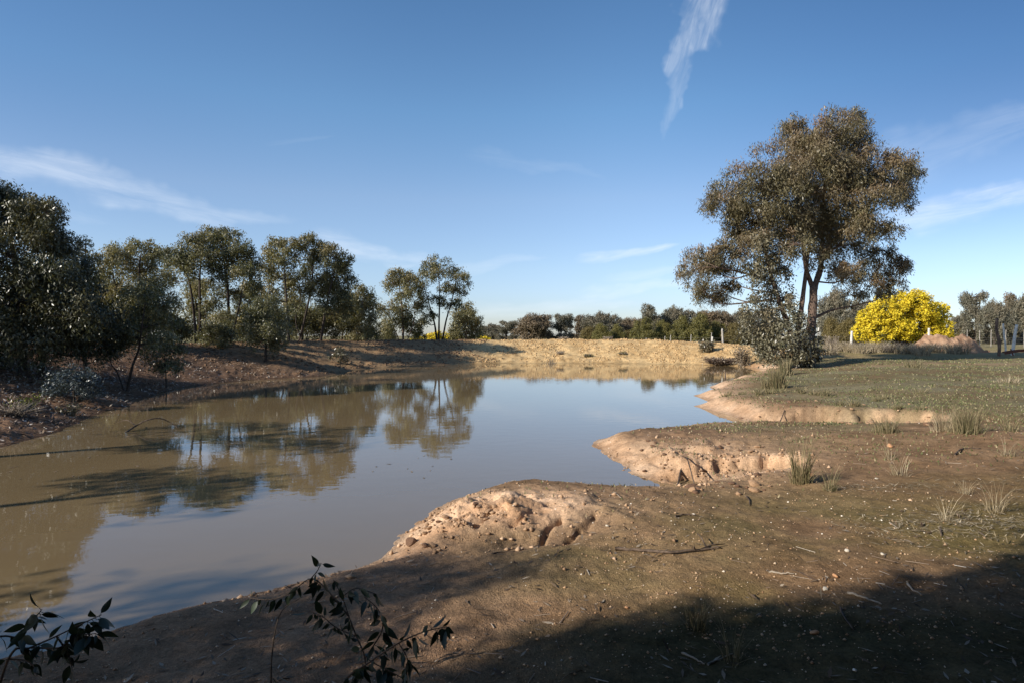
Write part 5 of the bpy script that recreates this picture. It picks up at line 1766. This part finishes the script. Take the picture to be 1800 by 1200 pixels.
    Fq = (np.arange(n)[:, None, None] * 6 + f[None]).reshape(-1, 3)
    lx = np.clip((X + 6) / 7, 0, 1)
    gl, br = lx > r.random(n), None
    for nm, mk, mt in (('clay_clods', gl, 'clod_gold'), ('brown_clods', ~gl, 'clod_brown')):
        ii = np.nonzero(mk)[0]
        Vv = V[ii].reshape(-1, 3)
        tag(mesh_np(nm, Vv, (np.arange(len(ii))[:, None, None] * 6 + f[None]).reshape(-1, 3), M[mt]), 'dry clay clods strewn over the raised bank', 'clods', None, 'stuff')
    # short grass on the flat
    n = 110000
    X, Y = visible_points(n, r, 6.0, 46, 0.75)
    z, d, bank, *_ = land(X, Y, True)
    keep = (X > -1) & (d > 0.6) & (bank < 0.3) & (r.random(n) < np.clip((0.42 + 0.95 * fbm(X, Y, 1.4, 4, 37)) * sstep((Y - 5.5) / 8), 0.02, 1))
    X, Y, z = X[keep], Y[keep], z[keep]
    n = len(X)
    h = (0.012 + 0.03 * r.random(n)) * (1 + Y / 40)
    a = r.random(n) * 6.28
    w = 0.004 + 0.0009 * Y
    dx, dy = np.cos(a) * w, np.sin(a) * w
    la = r.random(n) * 6.28
    ln_ = h * 1.1 * r.random(n)
    V = np.stack([np.stack([X - dx, Y - dy, z - 0.004], 1), np.stack([X + dx, Y + dy, z - 0.004], 1),
                  np.stack([X + np.cos(la) * ln_, Y + np.sin(la) * ln_, z + h], 1)], axis=1).reshape(-1, 3)
    tag(mesh_np('short_grass', V, np.arange(3 * n).reshape(-1, 3), M['grass']), 'short sparse grass growing over the right-hand flat', 'grass', None, 'stuff')


build_litter()


# ------------------------------------------------------------------ the young gums hanging into the foreground
def near_shrub(label, root_xy, stems, leaves, seed, Lm=0.064):
    """stems: lists of (px, py, Y); leaves: (px, py, Y, length px, angle) along them are added by themselves"""
    r = np.random.default_rng(seed)
    bx, by = root_xy
    bz = hz(bx, by)
    root = thing('gum_seedling', label, 'seedling', (bx, by, bz), 'leafy seedlings in the near shade')
    tb = Tubes()
    quads, faces, nv = [], [], 0
    for pts, r0, every in stems:
        W3 = [(bx, by, bz - 0.05)] if pts[0] == 'root' else []
        W3 += [(wx(p[0], p[2]), p[2], wz(p[1], p[2])) for p in pts if p != 'root']
        c = curve(W3, 8)
        tb.add(c, np.linspace(r0, 0.0016, len(c)), 5)
        i = 3 if pts[0] != 'root' else 8
        while i < len(c):
            for sgn in ((1, -1) if r.random() < 0.55 else (r.choice([1, -1]),)):
                tan = c[min(i + 1, len(c) - 1)] - c[max(i - 1, 0)]
                tan /= np.linalg.norm(tan) + 1e-9
                sd = np.cross(tan, [0, 0.35, 1.0])
                sd /= np.linalg.norm(sd) + 1e-9
                d = tan * 0.45 + sd * sgn * (0.5 + 0.4 * r.random()) + np.array([0, 0, -0.75 - 0.5 * r.random()]) + r.normal(size=3) * 0.28
                if r.random() < 0.15:
                    d[2] += 1.6
                d /= np.linalg.norm(d)
                L = Lm * (0.6 + 0.8 * r.random())
                Wd = L * (0.34 + 0.14 * r.random())
                nrm = np.cross(d, r.normal(size=3))
                nrm /= np.linalg.norm(nrm)
                s = np.cross(nrm, d)
                p0 = c[i] + d * L * 0.16
                tb.add([c[i], c[i] + d * L * 0.08, p0], 0.0011, 4)
                k = 7
                t = np.linspace(0, 1, k)
                prof = np.sin(np.pi * t ** 0.75) * (1 - 0.25 * t)
                cen = p0[None] + d[None] * (L * t)[:, None] + nrm[None] * (0.18 * L * (t - t ** 2))[:, None]
                lf = cen + s[None] * (prof * Wd / 2)[:, None] + nrm[None] * (0.10 * Wd * prof)[:, None]
                rt = cen - s[None] * (prof * Wd / 2)[:, None] + nrm[None] * (0.10 * Wd * prof)[:, None]
                V = np.stack([lf, cen, rt], axis=1).reshape(-1, 3)
                f = []
                for q in range(k - 1):
                    f += [[3 * q, 3 * q + 1, 3 * q + 4, 3 * q + 3], [3 * q + 1, 3 * q + 2, 3 * q + 5, 3 * q + 4]]
                quads.append(V)
                faces.append(np.array(f) + nv)
                nv += len(V)
            i += r.integers(max(1, every - 1), every + 2)
    tb.build('stem', M['stick'], root, (bx, by, bz))
    Fq = np.vstack(faces)
    mesh_np('foliage', np.vstack(quads), Fq, M['leaf_fore'], root, True, {'tip': ('FACE', 'FLOAT', r.random(len(Fq)) * 0.3)}, (bx, by, bz))


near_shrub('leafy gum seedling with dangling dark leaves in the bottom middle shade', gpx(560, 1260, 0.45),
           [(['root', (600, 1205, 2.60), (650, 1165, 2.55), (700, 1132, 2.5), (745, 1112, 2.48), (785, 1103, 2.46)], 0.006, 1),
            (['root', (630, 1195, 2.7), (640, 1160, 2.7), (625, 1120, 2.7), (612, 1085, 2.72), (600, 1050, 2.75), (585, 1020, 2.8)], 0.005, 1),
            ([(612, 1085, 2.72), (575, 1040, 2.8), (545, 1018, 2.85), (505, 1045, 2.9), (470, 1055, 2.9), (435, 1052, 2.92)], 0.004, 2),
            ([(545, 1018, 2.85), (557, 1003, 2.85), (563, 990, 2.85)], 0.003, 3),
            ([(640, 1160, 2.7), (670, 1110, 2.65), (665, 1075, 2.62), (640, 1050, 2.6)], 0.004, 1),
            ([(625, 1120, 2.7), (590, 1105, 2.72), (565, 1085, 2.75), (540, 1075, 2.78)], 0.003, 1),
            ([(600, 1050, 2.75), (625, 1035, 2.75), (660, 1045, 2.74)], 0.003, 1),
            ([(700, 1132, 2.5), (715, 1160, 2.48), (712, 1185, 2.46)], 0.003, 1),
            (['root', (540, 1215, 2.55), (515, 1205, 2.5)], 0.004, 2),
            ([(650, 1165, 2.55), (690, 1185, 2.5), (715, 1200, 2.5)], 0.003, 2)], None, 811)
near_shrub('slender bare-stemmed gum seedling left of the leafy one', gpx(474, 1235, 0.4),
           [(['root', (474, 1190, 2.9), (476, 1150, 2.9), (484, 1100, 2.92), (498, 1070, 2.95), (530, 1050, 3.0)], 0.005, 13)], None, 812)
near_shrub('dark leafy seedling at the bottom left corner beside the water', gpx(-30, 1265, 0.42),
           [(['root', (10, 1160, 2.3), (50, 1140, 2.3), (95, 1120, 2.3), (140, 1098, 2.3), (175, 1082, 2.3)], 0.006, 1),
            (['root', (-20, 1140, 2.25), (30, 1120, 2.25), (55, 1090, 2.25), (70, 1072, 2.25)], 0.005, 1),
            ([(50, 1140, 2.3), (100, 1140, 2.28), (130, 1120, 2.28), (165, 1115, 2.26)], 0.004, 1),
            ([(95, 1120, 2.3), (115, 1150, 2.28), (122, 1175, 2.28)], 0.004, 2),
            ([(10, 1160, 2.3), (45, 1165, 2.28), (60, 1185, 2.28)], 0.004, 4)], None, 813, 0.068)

# rusty iron lying by the right edge
tb = Tubes()
x, y = wx(1775, 44), 44
zz = hz(x, y)
tb.add([(x - 0.35, y, zz + 0.16), (x + 0.8, y + 0.1, zz + 0.34), (x + 2.2, y + 0.2, zz + 0.30)], [0.07, 0.08, 0.07], 6)
tb.add([(x - 0.2, y + 0.4, zz + 0.25), (x + 1.1, y + 0.5, zz + 0.42), (x + 2.4, y + 0.5, zz + 0.46)], [0.06, 0.06, 0.06], 6)
tb.add([(x + 0.2, y - 0.1, zz), (x + 0.25, y + 0.2, zz + 0.5)], [0.05, 0.05], 6)
tb.add([(x + 1.6, y - 0.1, zz), (x + 1.6, y + 0.3, zz + 0.6)], [0.05, 0.05], 6)
o = tb.build('scrap_iron', M['rust'], None, (x, y, zz))
o.location = (x, y, zz)
tag(o, 'rusty red scrap iron frame lying by the leaning posts at right', 'scrap')
